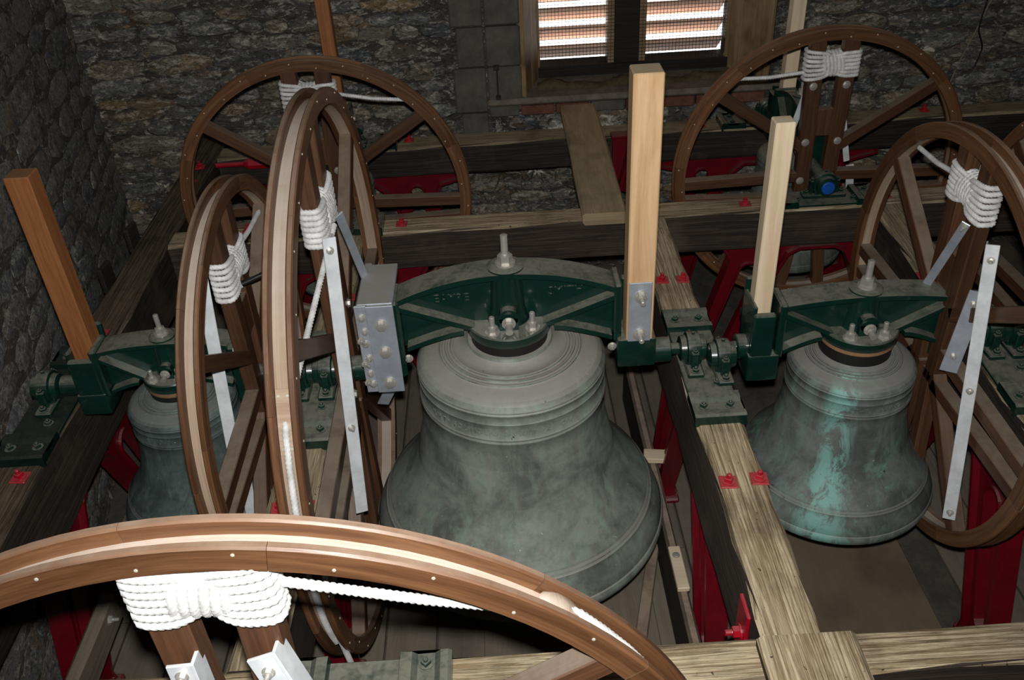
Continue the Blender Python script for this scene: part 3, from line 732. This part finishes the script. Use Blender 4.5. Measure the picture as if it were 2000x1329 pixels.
bearing_seat('green bearing plate on the middle cross beam under the back right wheel', (1.57, 3.975), 0, .15, .27)
bearing('green bearing with a round blue end cap under the back right wheel', (1.57, 3.985), 0, -1)
bearing_seat('green bearing plate on the middle cross beam behind the big tall wheel', (-.86, 3.975), 0, .15, .27)
bearing('green bearing of the back left bell, mostly hidden by the tall wheel', (-.86, 3.985), 0)
bearing_seat('green bearing plate on the far cross beam left of the back right wheel spokes', (1.57, 5.0), 0, .15, .27)
bearing('green bearing on the far cross beam at the end of the back right bell', (1.57, 5.0), 0)
bearing_seat('green bearing plate on the far cross beam behind the back left wheel', (-.86, 5.0), 0, .15, .27)
bearing('green bearing on the far cross beam behind the back left wheel', (-.86, 5.0), 0)
bearing_seat('green bearing plate on the nearest beam at the bottom of the photo', (-.43, 1.425), 0, .12, .22)

# ================================================================== BELLS
def ang_bar(name, p0, p1, w, t, mat, parent, up, side=1, flat=False, nuts=()):
    """rolled angle (or flat) bar"""
    L = (Vector(p1) - Vector(p0)).length; bm = bmesh.new()
    box(bm, (0, -w / 2, -t / 2), (L, w / 2, t / 2), .0015)
    if not flat: box(bm, (0, side * w / 2 - t / 2, -w), (L, side * w / 2 + t / 2, t / 2), .0015)
    o = obj(name, bm, M[mat], parent, frame(p0, p1, up))
    for s in nuts: nut('bolt', o, (L * s, 0, t / 2), (0, 0, 1), 'steel', .009, .009, .012)
    return o

def smooth_pts(k, n=5):
    out = []
    for i in range(len(k) - 1):
        p0 = k[max(i - 1, 0)]; p1 = k[i]; p2 = k[i + 1]; p3 = k[min(i + 2, len(k) - 1)]
        for j in range(1, n + 1):
            t = j / n
            out.append(tuple(.5 * (2 * b + (c - a) * t + (2 * a - 5 * b + 4 * c - d) * t * t + (3 * b - a - 3 * c + d) * t ** 3) for a, b, c, d in zip(p0, p1, p2, p3)))
    return out
def make_wheel(root, u0, R, w, s, rope_spec, flip=1, rim_t=.055, sp=1.):
    """wheel in the plane x=u0 of the root; s scales the spoke pattern; flip=+1 face seen is +x"""
    NSEG = 8
    fl_t = w * .24; groove = rim_t * .62
    wheel = bpy.data.objects.new('wheel', None)
    # rope groove (sole) is the wheel's own mesh
    def ringmesh(prof, a0=0., a1=2 * PI, n=96, cap=False):
        bm = bmesh.new(); uvs = {}
        rows = []
        full = abs(a1 - a0 - 2 * PI) < 1e-6
        cnt = n if full else n + 1
        for i in range(cnt):
            a = a0 + (a1 - a0) * i / n
            rows.append([bm.verts.new((u0 + x, r * math.cos(a), r * math.sin(a))) for x, r in prof])
        m = len(prof); uvl = bm.loops.layers.uv.new('UVMap')
        plen = [0]
        for k in range(m):
            x, r = prof[k]; x2, r2 = prof[(k + 1) % m]; plen.append(plen[-1] + math.hypot(x2 - x, r2 - r))
        for i in range(n):
            r0, r1 = rows[i], rows[(i + 1) % cnt]
            for k in range(m):
                f = bm.faces.new((r0[k], r0[(k + 1) % m], r1[(k + 1) % m], r1[k]))
                ua, ub = (a0 + (a1 - a0) * i / n) * R, (a0 + (a1 - a0) * (i + 1) / n) * R
                for lp, uvv in zip(f.loops, ((ua, plen[k]), (ua, plen[k + 1]), (ub, plen[k + 1]), (ub, plen[k]))): lp[uvl].uv = uvv
        if not full:
            bm.faces.new(rows[0]); bm.faces.new(rows[-1][::-1])
        return bm
    h = w / 2
    sole = [(-h + fl_t, R - rim_t + .004), (h - fl_t, R - rim_t + .004), (h - fl_t, R - groove), (-h + fl_t, R - groove)]
    wheel = obj('wheel', ringmesh(sole), M['sole'], root, uv=False, smooth=40)
    random.seed(int(R * 977 + u0 * 131))
    for side in (-1, 1):
        st = random.uniform(0, 2 * PI)
        c = .004
        xa, xb = (side * h, side * (h - fl_t))
        x0, x1 = min(xa, xb), max(xa, xb)
        pr = [(x0, R - rim_t), (x1, R - rim_t), (x1, R - c), (x1 - c, R), (x0 + c, R), (x0, R - c)]
        for k in range(NSEG):
            a0 = st + 2 * PI * k / NSEG; a1 = a0 + 2 * PI / NSEG - .0009 / R
            obj('rim_segment', ringmesh(pr, a0, a1, 14), M['wheel'], wheel, uv=False, smooth=40)
    # spokes
    d = w - 2 * fl_t - .004; d2 = min(.05, w * .8)
    def spoke(a, b, ww, name='spoke'):
        return bar(name, (u0, a[0], a[1]), (u0, b[0], b[1]), ww, d2, M['spoke'], wheel, (1, 0, 0), .003)
    Ri = R - rim_t + .012
    def rim(ang): return (Ri * math.cos(math.radians(ang)), Ri * math.sin(math.radians(ang)))
    mw_ = .072 * sp
    tops = []
    mu = .078 * sp
    zt = math.sqrt(Ri ** 2 - mu ** 2)
    for q in (-1, 1):
        spoke((q * mu * .8, -.16 * s), (q * mu, zt), mw_, 'main_spoke')
        spoke((q * mu * .55, -.12 * s), (q * mu * 1.3, -math.sqrt(Ri ** 2 - (mu * 1.3) ** 2)), mw_ * .8)
    bm = bmesh.new(); box(bm, (u0 - d2 / 2 + .002, -mu, .2 * s), (u0 + d2 / 2 - .002, mu, .34 * s), .002); obj('spoke_panel', bm, M['spoke'], wheel, g=2)
    for q in (-1, 1):
        spoke((q * (mu + .01), .14 * s), rim(90 - q * 51 if q > 0 else 141), .052 * sp)
        spoke((q * (mu), -.02 * s), rim(-3 if q > 0 else 183), .05 * sp)
        spoke((q * (mu), -.15 * s), rim(-11 if q > 0 else 191), .05 * sp)
        spoke((q * (mu + .0), -.12 * s), rim(-50 if q > 0 else 230), .052 * sp)
    # fixing bolts on the main spokes and screws round the rim, on the seen face
    for q in (-1, 1):
        for zz in (.46 * s, .17 * s, -.04 * s):
            nut('bolt', wheel, (u0 + flip * d2 / 2, q * mu, zz), (flip, 0, 0), 'steel', .014, .009, 0)
    ns = 36
    for k in range(ns):
        a = 2 * PI * (k + .5) / ns; rr = R - rim_t * (.72 if k % 2 else .3)
        bm = bmesh.new(); lathe(bm, [(.0034, -.002), (.0034, .0012), (.0024, .0018)], 8, Matrix.Rotation(flip * PI / 2, 4, 'Y'))
        obj('screw', bm, M['screw'], wheel, Matrix.Translation((u0 + flip * h, rr * math.cos(a), rr * math.sin(a))), uv=False)
    return dict(mu=mu, mw=mw_, d=d2, s=s, u0=u0, R=R, rim_t=rim_t, h=h, groove=groove)

def make_bell(name_label, loc, rz, R, wu, ww, hw, stay_u, stay_top, stay_w, lip_r, lip_z, crown_z, plate_z, apex, ez, mat, sc=1., style='socket', staymat='stay_new', flip=1, gud=(.55, .55), text=None, bellbody=True, stay=True, lettering=None, ring='black', cat='bell', rim_t=.055, sp=1., lean=0.):
    root = thing('ringing_bell', name_label, cat, (*loc, PZ), rz)
    # ---- bell body
    H = crown_z - lip_z
    if bellbody:
        pn = [(.88, 0), (.97, .004), (.992, .022), (1.0, .056), (.990, .064), (.996, .068), (.992, .073), (.983, .077), (.985, .083), (.963, .123), (.925, .172), (.908, .188), (.910, .194), (.896, .200), (.896, .207), (.880, .213), (.878, .220), *smooth_pts([(.878, .220), (.832, .257), (.752, .324), (.684, .391), (.628, .48), (.598, .57), (.584, .68)]), (.583, .742), (.589, .746), (.589, .751), (.583, .755), (.583, .760), (.589, .764), (.589, .768), (.582, .772), (.581, .838), (.586, .842), (.581, .846), (.581, .880), (.589, .884), (.589, .889), (.581, .893), (.588, .897), (.587, .902), (.578, .908), (.566, .920), (.540, .932), (.50, .942), (.455, .950), (.440, .953), (.436, .958), (.426, .959), (.420, .955), (.405, .957), (.402, .963), (.392, .964), (.386, .960), (.372, .962), (.368, .967), (.355, .968), (.350, .965), (.31, .974), (.265, .986), (.258, .998), (0, 1.0)]
        prof = [(max(r, .001) * lip_r, lip_z + z * H) for r, z in pn]
        inner = [(.001, lip_z + H * .93), (.50 * lip_r, lip_z + H * .90), (.56 * lip_r, lip_z + H * .7), (.70 * lip_r, lip_z + H * .3), (.86 * lip_r, lip_z)]
        bm = bmesh.new(); lathe(bm, inner + prof[1:], 96, cap=False)
        body = obj('bell_body', bm, M[mat], root, uv=False, smooth=62)
        bm = bmesh.new(); cyl(bm, (0, 0, crown_z - .15), (0, 0, lip_z + .07), .018, 12); lathe(bm, [(.01, lip_z - .03), (.04, lip_z), (.055, lip_z + .04), (.04, lip_z + .09), (.018, lip_z + .11)], 16)
        obj('clapper', bm, M['iron'], root, smooth=50)
        if text:
            for txt, zf, a0, size in text:
                me = text_mesh(txt, size, .0008)
                co = np.empty(len(me.vertices) * 3); me.vertices.foreach_get('co', co); co = co.reshape(-1, 3)
                rr = lip_r * .5835; ang = math.radians(a0) + co[:, 0] / rr; rad = rr + .0005 + co[:, 2]
                new = np.stack([rad * np.cos(ang), rad * np.sin(ang), co[:, 1] + lip_z + zf * H], 1)
                me.vertices.foreach_set('co', new.ravel()); me.update()
                o = obj('raised_inscription', me, M[mat], body); o['kind'] = 'stuff'
        # packing ring between crown and headstock
        pr = .138 * sc
        bm = bmesh.new(); lathe(bm, [(pr, crown_z - .004), (pr, plate_z - .036)], 56); obj('packing_ring', bm, M[ring], root, smooth=40)
        if ring == 'black' and sc < 1:
            bm = bmesh.new(); lathe(bm, [(pr * .99, plate_z - .062), (pr * 1.04, plate_z - .056), (pr * 1.04, plate_z - .042), (pr * .99, plate_z - .038)], 56); obj('brass_ring', bm, M['copper'], root, smooth=40)
    # ---- headstock casting
    dy = .058 * (.6 + .4 * sc); th = .020 * sc
    n = 24; us = [(-1 + 2 * i / n) * hw for i in range(n + 1)]
    def ztop(u): return ez + (apex - ez) * (1 - abs(u / hw) ** 2.1)
    bm = bmesh.new()
    strip(bm, [(u, ztop(u)) for u in us], [(u, ztop(u) - th) for u in us], -dy, dy)
    e0 = plate_z - .095 * sc
    lowz = lambda u: e0 + (plate_z - .03 - e0) * (1 - min(1, max(0, (abs(u) - .17 * sc) / (hw - .17 * sc))) ** 1.3)
    web = [(u, ztop(u) - th * .5) for u in us] + [(u, lowz(u)) for u in us[::-1]]
    poly_ext(bm, web, -.013, .013)
    for s in (-1, 1):
        uu = [s * (.16 * sc + (hw - .02 - .16 * sc) * i / 10) for i in range(11)]
        strip(bm, [(u, lowz(u) + th * .9) for u in uu], [(u, lowz(u)) for u in uu], -dy, dy)
        # diagonal rib from the shoulder down to the plate
        zi = lambda f: (ez - .022 * sc) * f + (plate_z - .004) * (1 - f)
        uu = [s * (.11 * sc + (hw * .99 - .11 * sc) * i / 8) for i in range(9)]
        strip(bm, [(u, zi(i / 8)) for i, u in enumerate(uu)], [(u, zi(i / 8) - th) for i, u in enumerate(uu)], -dy, dy)
    lathe(bm, [(.146 * sc, plate_z - .040), (.150 * sc, plate_z - .034), (.150 * sc, plate_z - .005), (.145 * sc, plate_z)], 56)
    lathe(bm, [(.078 * sc, plate_z - .01), (.062 * sc, plate_z + .06 * sc), (.055 * sc, ztop(0) - .01)], 32)
    lathe(bm, [(.062 * sc, ztop(0) - .02), (.064 * sc, ztop(0) + .006), (.052 * sc, ztop(0) + .012)], 32)
    # saddle where the arch meets the end
    for s in (-1, 1):
        if s < 0:
            box(bm, (-hw - .055 * sc, -dy - .012, e0 - .10 * sc), (-hw + .01, dy + .012, ez + .004), .01)
    cu = hw + .015
    box(bm, (hw - .015, -dy - .004, e0), (hw + .012, dy + .012, ez + .016), .006)
    box(bm, (hw - .005, -dy - .028, e0 - .10 * sc), (stay_u + stay_w / 2 + .02, dy + .02, plate_z - .075 * sc if style == 'plate' else e0 + .02), .010, None, 2)
    box(bm, (stay_u - stay_w / 2 - .005, dy - .012, e0 - .05), (stay_u + stay_w / 2 + .012, dy + .016, ez - .02), .006)
    if style == 'socket':
        box(bm, (hw - .005, -dy - .032, e0), (stay_u + stay_w / 2 + .014, -dy - .012, ez + .055), .006)
        box(bm, (stay_u + stay_w / 2 - .002, -dy - .03, e0 - .02), (stay_u + stay_w / 2 + .014, dy, ez + .008), .006)
        for zz in (ez - .085 * sc, ez - .24 * sc):
            poly_ext(bm, [(-dy - .032, zz), (-dy - .075, zz - .035 * sc), (-dy - .075, zz - .06 * sc), (-dy - .032, zz - .06 * sc)], stay_u - .04 * sc, stay_u + .04 * sc, 'x')
    hs = obj('headstock', bm, M['green'], root, smooth=34)
    # gudgeons
    for s, gl in ((-1, gud[0]), (1, gud[1])):
        bm = bmesh.new(); ge = gl - .045
        a = (hw + .03) if s < 0 else (stay_u + stay_w / 2)
        cyl(bm, (s * a, 0, 0), (s * (gl), 0, 0), .022, 20)
        if ge > a: cyl(bm, (s * a, 0, 0), (s * ge, 0, 0), .047 * min(1, sc + .1), 28, None, .003)
        obj('gudgeon', bm, M['green'], root, smooth=40)
    # bolts
    bm = bmesh.new(); hexnut(bm, (0, 0, ztop(0) + .012), (0, 0, 1), .026 * sc, .035 * sc, .075 * sc); 
    obj('crown_bolt', bm, M['steel'], hs, smooth=35)
    for (bu, bv) in ((-.058, -.098), (.082, -.082), (-.06, .10), (.07, .10)):
        nut('crown_nut', hs, (bu * sc, bv * sc, plate_z), (0, 0, 1), 'steel', .020 * sc, .026 * sc, .038 * sc)
    for s in (-1, 1):
        bm = bmesh.new(); cyl(bm, (0, s * .05 * sc, plate_z + .045 * sc), (0, s * .145 * sc, plate_z + .028 * sc), .014 * sc, 12); hexnut(bm, (0, s * .10 * sc, plate_z + .037 * sc), (0, s, 0), .018 * sc, .016 * sc, 0)
        obj('clapper_bolt', bm, M['steel'], hs, smooth=35)
        # little arched hood over the clapper bolt
        bm = bmesh.new(); cyl(bm, (0, s * .055 * sc, plate_z + .05 * sc), (0, s * .09 * sc, plate_z + .05 * sc), .034 * sc, 20); box(bm, (-.034 * sc, min(s * .055, s * .09) * sc, plate_z - .002), (.034 * sc, max(s * .055, s * .09) * sc, plate_z + .05 * sc), .002)
        obj('bolt_boss', bm, M['green'], hs, smooth=40)
    if lettering:
        for txt, u, zz, size, face in lettering:
            me = text_mesh(txt, size, .004)
            o = obj('raised_lettering', me, M['green'], hs, Matrix.Translation((u, -.0145 * face, zz)) @ Matrix.Rotation(0 if face > 0 else PI, 4, 'Z') @ Matrix.Rotation(PI / 2, 4, 'X'))
            o['label'] = 'raised cast letters reading ' + txt
    for s in (-1, 1):
        nut('bolt', hs, (s * (hw - .03 * s * 0) - s * .02, -dy - .0, e0 - .02 * sc), (0, -1, 0), 'steel', .012, .012, .006)
    # ---- stay
    if stay:
        sb = (plate_z - .070 * sc) if style == 'plate' else e0 + .02
        y0 = -.012 if style == 'plate' else -.012
        yc = -dy * .9 if style == 'plate' else -dy * .35
        o = bar('stay', (stay_u, yc, sb), (stay_u + lean, yc, stay_top), stay_w * 1.04, stay_w, M[staymat], root, (0, 1, 0), .004)
        Lz = stay_top - sb
        fy = -stay_w / 2
        if style == 'plate':
            bm = bmesh.new(); box(bm, (stay_u - stay_w * .46, yc + fy - .006, sb), (stay_u + stay_w * .42, yc + fy + .001, sb + .24), .002)
            p = obj('stay_plate', bm, M['galv'], root)
            for q in (.03, .185): nut('nut', p, (stay_u, yc + fy - .006, sb + q), (0, -1, 0), 'steel', .018, .018, .03)
        else:
            for zz in (ez - .04 * sc, ez - .19 * sc): nut('nut', hs, (stay_u, -dy - .034, zz), (0, -1, 0), 'steel', .013, .010, .0)
    W_ = make_wheel(root, wu, R, ww, R / .74, None, flip, rim_t, sp)
    return root, W_

def lashing(label, root, W_, tail_y, tail_z, rr=.0085, extra=(), zc=None, turns=7, mat='rope', start=None, tz=0., sag=.008):
    """clove-like bow of rope round the two main spokes plus the tail to the rim, in the root's frame"""
    u0, mu, mw_, d = W_['u0'], W_['mu'], W_['mw'], W_['d']
    R = W_['R'] - W_['rim_t']
    zc = R - .17 * (W_['s'] * .3 + .7) if zc is None else zc
    a = mu + mw_ / 2 + rr; b = d / 2 + rr
    r = thing('bell_rope', label, 'rope'); r.matrix_basis = Matrix.Translation(root.location) @ Matrix.Rotation(root.rotation_euler.z, 4, 'Z')
    parts = []
    for i in range(turns):
        w = (i - (turns - 1) / 2) * rr * 2.02
        pts = []
        for k in range(48):
            t = 2 * PI * k / 48; c, s_ = math.cos(t), math.sin(t)
            q = (abs(c) ** 5 + abs(s_) ** 5) ** (1 / 5)
            y = a * c / q; x = b * s_ / q
            pin = math.exp(-(y / (mu * .42)) ** 2)
            x *= 1 - .45 * pin
            tilt = .10 * w * (y / a)
            pts.append((u0 + x, y, zc + w * (1 - .28 * pin) * (1 + .12 * abs(y / a)) + tilt + random.uniform(-.0008, .0008)))
        parts.append(tube_np(pts, rr, 9, rr * 3.9, 3, .24, True, rr * .42))
    obj('rope_band', mesh_np('rope_band', parts), M[mat], r)
    parts = []; nw = 6; hh = turns * rr * .80
    for i in range(nw):
        w = (i - (nw - 1) / 2) * rr * 1.9
        pts = [(u0 + (b * .62 + rr * 1.7) * math.cos(t) , w + .010 * math.sin(t * 1) , zc + (hh + rr * .6) * math.sin(t)) for t in np.linspace(0, 2 * PI, 36, endpoint=False)]
        parts.append(tube_np(pts, rr, 9, rr * 3.9, 3, .24, True, rr * .42))
    obj('rope_knot', mesh_np('rope_knot', parts), M[mat], r)
    sgn = 1 if tail_y > 0 else -1
    st = (u0, sgn * a, zc - turns * rr * .6 * tz)
    pts = [(u0, sgn * a * .6, zc + (rr * 2)), st, (u0, tail_y, tail_z)]
    if start: st = start
    tl = [tube_np([st, (u0 + 0.0, (st[1] + tail_y) / 2, (st[2] + tail_z) / 2 - sag), (u0, tail_y, tail_z)], rr, 9, rr * 3.9, 3, .24, False, rr * .42)]
    obj('rope_tail', mesh_np('rope_tail', tl), M[mat], r)
    if len(extra):
        obj('rope_fall', mesh_np('rope_fall', [tube_np(e, rr, 9, rr * 3.9, 3, .24, False, rr * .42) for e in extra]), M[mat], r)
    return r

# --- big bell
b1, w1 = make_bell('largest bell, grey-green bronze, in the middle, with tall wheel and orange-brown stay', (0, PY), 0, 1.0, -.60, .082, .385, .455, 1.07, .09,
                   .588, -.785, .108, .186, .392, .310, 'bell1', 1., 'plate', 'stay_orange', 1, (.63, .63),
                   text=[('IURT*  FOUNDERS  SARUM  923  ON  ·', .790, -98, .034)], sp=1.1,
                   lettering=[('EAYRE', -.195, .272, .044, 1), ('SMITH', .205, .278, .044, 1)])
# --- right bell
b2, w2 = make_bell('right bell with turquoise streaks, newest pale square stay, wheel on its right', (1.27, PY - .01), PI, .765, -.295, .07, .305, .365, .86, .062,
                   .392, -.685, -.028, .072, .218, .195, 'bell2', .93, 'socket', 'stay_new', -1, (.49, .49),
                   text=[('PRAISE  THE  ·  ANNO', .79, 85, .030)], sp=1.0)
# --- left bell
b3, w3 = make_bell('small dark bell on the left by the stone wall, brown stay at its wall end', (-1.235, PY), PI, .725, -.30, .069, .24, .285, .83, .078,
                   .335, -.60, -.030, .048, .190, .165, 'bell3', .72, 'socket', 'stay_brown', 1, (.46, .46),
                   text=[('EYSID·A', .79, 75, .028), ('IEL·CWA', .79, 140, .028)], sp=1.0)
# --- back right bell
b4, w4 = make_bell('back right bell below the big round wheel facing the viewer, pale stay behind', (1.57, 4.48), PI / 2, .71, -.345, .07, .24, .285, .95, .07,
                   .32, -.62, .0, .05, .26, .20, 'bell4', .68, 'socket', 'stay_new', -1, (.50, .52), sp=1.)
# --- back left bell
b5, w5 = make_bell('back left bell under the round wheel against the stone wall, brown stay behind', (-.86, 4.48), PI / 2, .712, -.345, .07, .24, .285, .93, .07,
                   .32, -.62, .0, .05, .26, .20, 'bell4', .68, 'socket', 'stay_brown', -1, (.50, .52), sp=1.)
# --- nearest wheel (its bell hangs below the frame of the photo)
b6, w6 = make_bell('nearest bell assembly, its big wooden wheel fills the bottom left foreground', (-.53, .42), -PI / 2, .925, -.60, .078, .36, .42, 1.0, .085,
                   .50, -.70, .0, .09, .33, .28, 'bell1', .95, 'plate', 'stay_orange', 1, (.72, .6), stay=False, sp=.98, rim_t=.052)
# --- bell beyond the right edge
b7, w7 = make_bell('bell beyond the right edge, only the left rim of its wheel in view', (2.42, PY), 0, .80, -.37, .07, .26, .32, .8, .07,
                   .36, -.62, .0, .05, .25, .20, 'bell3', .75, 'socket', 'stay_brown', -1, (.57, .5), sp=1., stay=False)

# --- galvanised wheel fittings
# big bell: plate box at the wheel end
bx_ = bmesh.new(); box(bx_, (-.500, -.165, .03), (-.475, .13, .365), .003)
box(bx_, (-.50, -.165, .355), (-.38, .10, .375), .003)
obj('wheel_bracket', bx_, M['galv'], b1)
bm = bmesh.new(); box(bm, (-.47, -.182, .018), (-.378, -.17, .375), .002); fp = obj('bracket_plate', bm, M['galv'], b1)
bm = bmesh.new(); box(bm, (-.508, -.176, .018), (-.462, -.166, .375), .002); fp2 = obj('bracket_plate', bm, M['galv'], b1)
for zz in (.30, .19, .06): nut('bolt', fp, (-.424, -.182, zz), (0, -1, 0), 'steel', .017, .015, 0)
for k, zz in enumerate((.33, .275, .225, .165, .10, .055)): nut('bolt', fp2, (-.487 + .004 * (k % 2), -.176, zz), (0, -1, 0), 'steel', .011, .010, .006)
for zz in (.245, .15, .07): nut('bolt', fp2, (-.500, -.185, zz), (.6, -.7, 0), 'steel', .010, .010, .018)
ang_bar('angle_stay', (-.512, -.335, .72), (-.535, -.50, -.24), .038, .006, 'alum', b1, (.35, -.9, -.2), 1, False, (.04, .66))
ang_bar('flat_stay', (-.505, -.155, .705), (-.49, .057, .325), .030, .006, 'galv', b1, (.6, -.6, -.1), 1, True)
ang_bar('flat_stay', (-.40, -.02, .01), (-.50, .03, -.20), .045, .006, 'galv', b1, (.3, -.9, .1), 1, True)
# right bell (root turned half way round: world x = 1.27 - local x)
ang_bar('angle_stay', (-.243, .275, .53), (-.235, .49, -.45), .038, .006, 'alum', b2, (.5, .85, 0), -1, False, (.05, .5, .97))
ang_bar('short_angle', (-.285 , .20, .31), (-.235, .235, .01), .055, .006, 'galv', b2, (.35, .9, 0), 1, False, (.15, .8))
ang_bar('flat_stay', (-.235, .11, .52), (-.23, -.03, .20), .03, .006, 'galv', b2, (.6, .6, -.1), 1, True, (.05,))
# left bell
ang_bar('angle_stay', (-.250, .15, .50), (-.245, .30, -.18), .04, .006, 'alum', b3, (-.4, .85, 0), 1, False, (.95,))
ang_bar('angle_stay', (-.250, .26, -.2), (-.245, .30, -.50), .04, .006, 'alum', b3, (-.4, .85, 0), 1, False, ())
ang_bar('angle_stay', (-.250, -.15, .50), (-.245, -.30, -.25), .04, .006, 'alum', b3, (-.4, -.85, 0), 1, False, ())
# back wheels: straps behind the main spokes
for b in (b4, b5):
    for q in (-1, 1):
        ang_bar('flat_stay', (-.30, q * .07, .45), (-.30, q * .17, .02), .03, .006, 'alum', b, (-1, 0, 0), 1, True)
        ang_bar('flat_stay', (-.30, q * .19, -.0), (-.30, q * .21, -.13), .04, .006, 'alum', b, (-1, 0, 0), 1, True)
# nearest wheel: angle irons bolted to the camera side of the two main spokes (local +x faces the camera)
ang_bar('angle_stay', (-.548, -.065, .66), (-.52, -.048, .35), .045, .007, 'alum', b6, (1, 0, .1), 1, False, (.08,))
ang_bar('angle_stay', (-.548, .075, .67), (-.50, .165, .40), .050, .007, 'alum', b6, (1, 0, .1), 1, False, (.12,))

# --- ropes (positions in each bell's own frame: y across the wheel, z up)
def groove(R_, a0, a1, n=12, u=-.60): return [(u, R_ * math.cos(math.radians(a0 + (a1 - a0) * i / n)), R_ * math.sin(math.radians(a0 + (a1 - a0) * i / n))) for i in range(n + 1)]
lashing('white rope bow on the tall wheel of the big bell, fall running down in front', b1, w1, -.85, .455, .0098, start=(-.553, -.02, .60), sag=.06, extra=[
    [(-.60, -.85, .455)] + groove(.977, 153.5, 205), [(-.59, -.955, -.04), (-.585, -.92, -.28), (-.575, -.86, -.60), (-.57, -.83, -.80)]], zc=.645)
lashing('white and cream rope bow on the wheel of the right bell', b2, w2, -.43, .55, .0088, zc=.58)
lashing('white rope bow with a taped black end on the narrow left wheel', b3, w3, -.50, .42, .0088, zc=.46)
lashing('white rope bow on the back right wheel facing the viewer', b4, w4, .44, .49, .0088, zc=.54, tz=1)
lashing('white rope bow on the back left wheel, half hidden by the tall wheel', b5, w5, -.455, .485, .0088, zc=.535, tz=.0)
rf = lashing('thick bright white rope bow on the nearest wheel, tail running right', b6, w6, .60, .67, .0092, zc=.80, tz=.1, turns=7, extra=[
    [(-.60, .575, .69), (-.60, .62, .665), (-.60, .66, .62), (-.60, .71, .555), (-.60, .77, .46)]])
ro = bpy.data.objects.new('x', None)
bm = bmesh.new(); lathe(bm, [(.004, 0), (.026, .003), (.030, .012), (.022, .022), (.006, .026)], 20); bpy.data.objects.remove(ro)
wh6 = [c for c in b6.children if c.name.startswith('wheel')][0]
obj('sheave_boss', bm, M['sole'], wh6, Matrix.Translation((-.60, .582, .672)) @ Matrix.Rotation(-.72, 4, 'X') @ Matrix.Diagonal((1, 1.6, 1, 1)), smooth=60)
# pale repair block on the big wheel where the rope leaves the rim
wh1 = [c for c in b1.children if c.name.startswith('wheel')][0]
def rimbox(a0, a1, rb, x0, x1, t):
    bm = bmesh.new(); rows = []
    for i in range(9):
        a = a0 + (a1 - a0) * i / 8
        rows.append([bm.verts.new((x, r * math.cos(a), r * math.sin(a))) for x, r in ((x0, rb), (x1, rb), (x1, rb + t), (x0, rb + t))])
    for r0, r1 in zip(rows, rows[1:]):
        for k in range(4): bm.faces.new((r0[k], r0[(k + 1) % 4], r1[(k + 1) % 4], r1[k]))
    bm.faces.new(rows[0]); bm.faces.new(rows[-1][::-1]); return bm
rb = obj('repair_block', rimbox(math.radians(146.5), math.radians(157), 1.0 - w1['groove'], -.62, -.58, .006), M['sole'], wh1)
for aa in (147.6, 156):
    for xx in (-.612, -.588):
        a = math.radians(aa); r_ = 1.0 - w1['groove'] + .006
        bm = bmesh.new(); lathe(bm, [(.005, 0), (.004, .002)], 10, Vector((0, math.cos(a), math.sin(a))).to_track_quat('Z', 'Y').to_matrix().to_4x4())
        obj('screw', bm, M['screw'], rb, Matrix.Translation((xx, r_ * math.cos(a), r_ * math.sin(a))))
# taped rope end on the left wheel
te = thing('taped_rope_end', 'short black taped rope end sticking out of the left wheel lashing', 'rope end'); te.matrix_basis = Matrix.Translation(b3.location) @ Matrix.Rotation(PI, 4, 'Z')
obj('tape', mesh_np('tape', [tube_np([(-.33, .03, .40), (-.40, .01, .42), (-.47, -.01, .44)], .010, 9, .03, 3, .1, False, .008)]), M['rubber'], te)
obj('strand', mesh_np('strand', [tube_np([(-.29, .06, .40), (-.31, .05, .385), (-.335, .03, .40)], .010, 9, .045, 3, .22, False, .006)]), M['rope'], te)
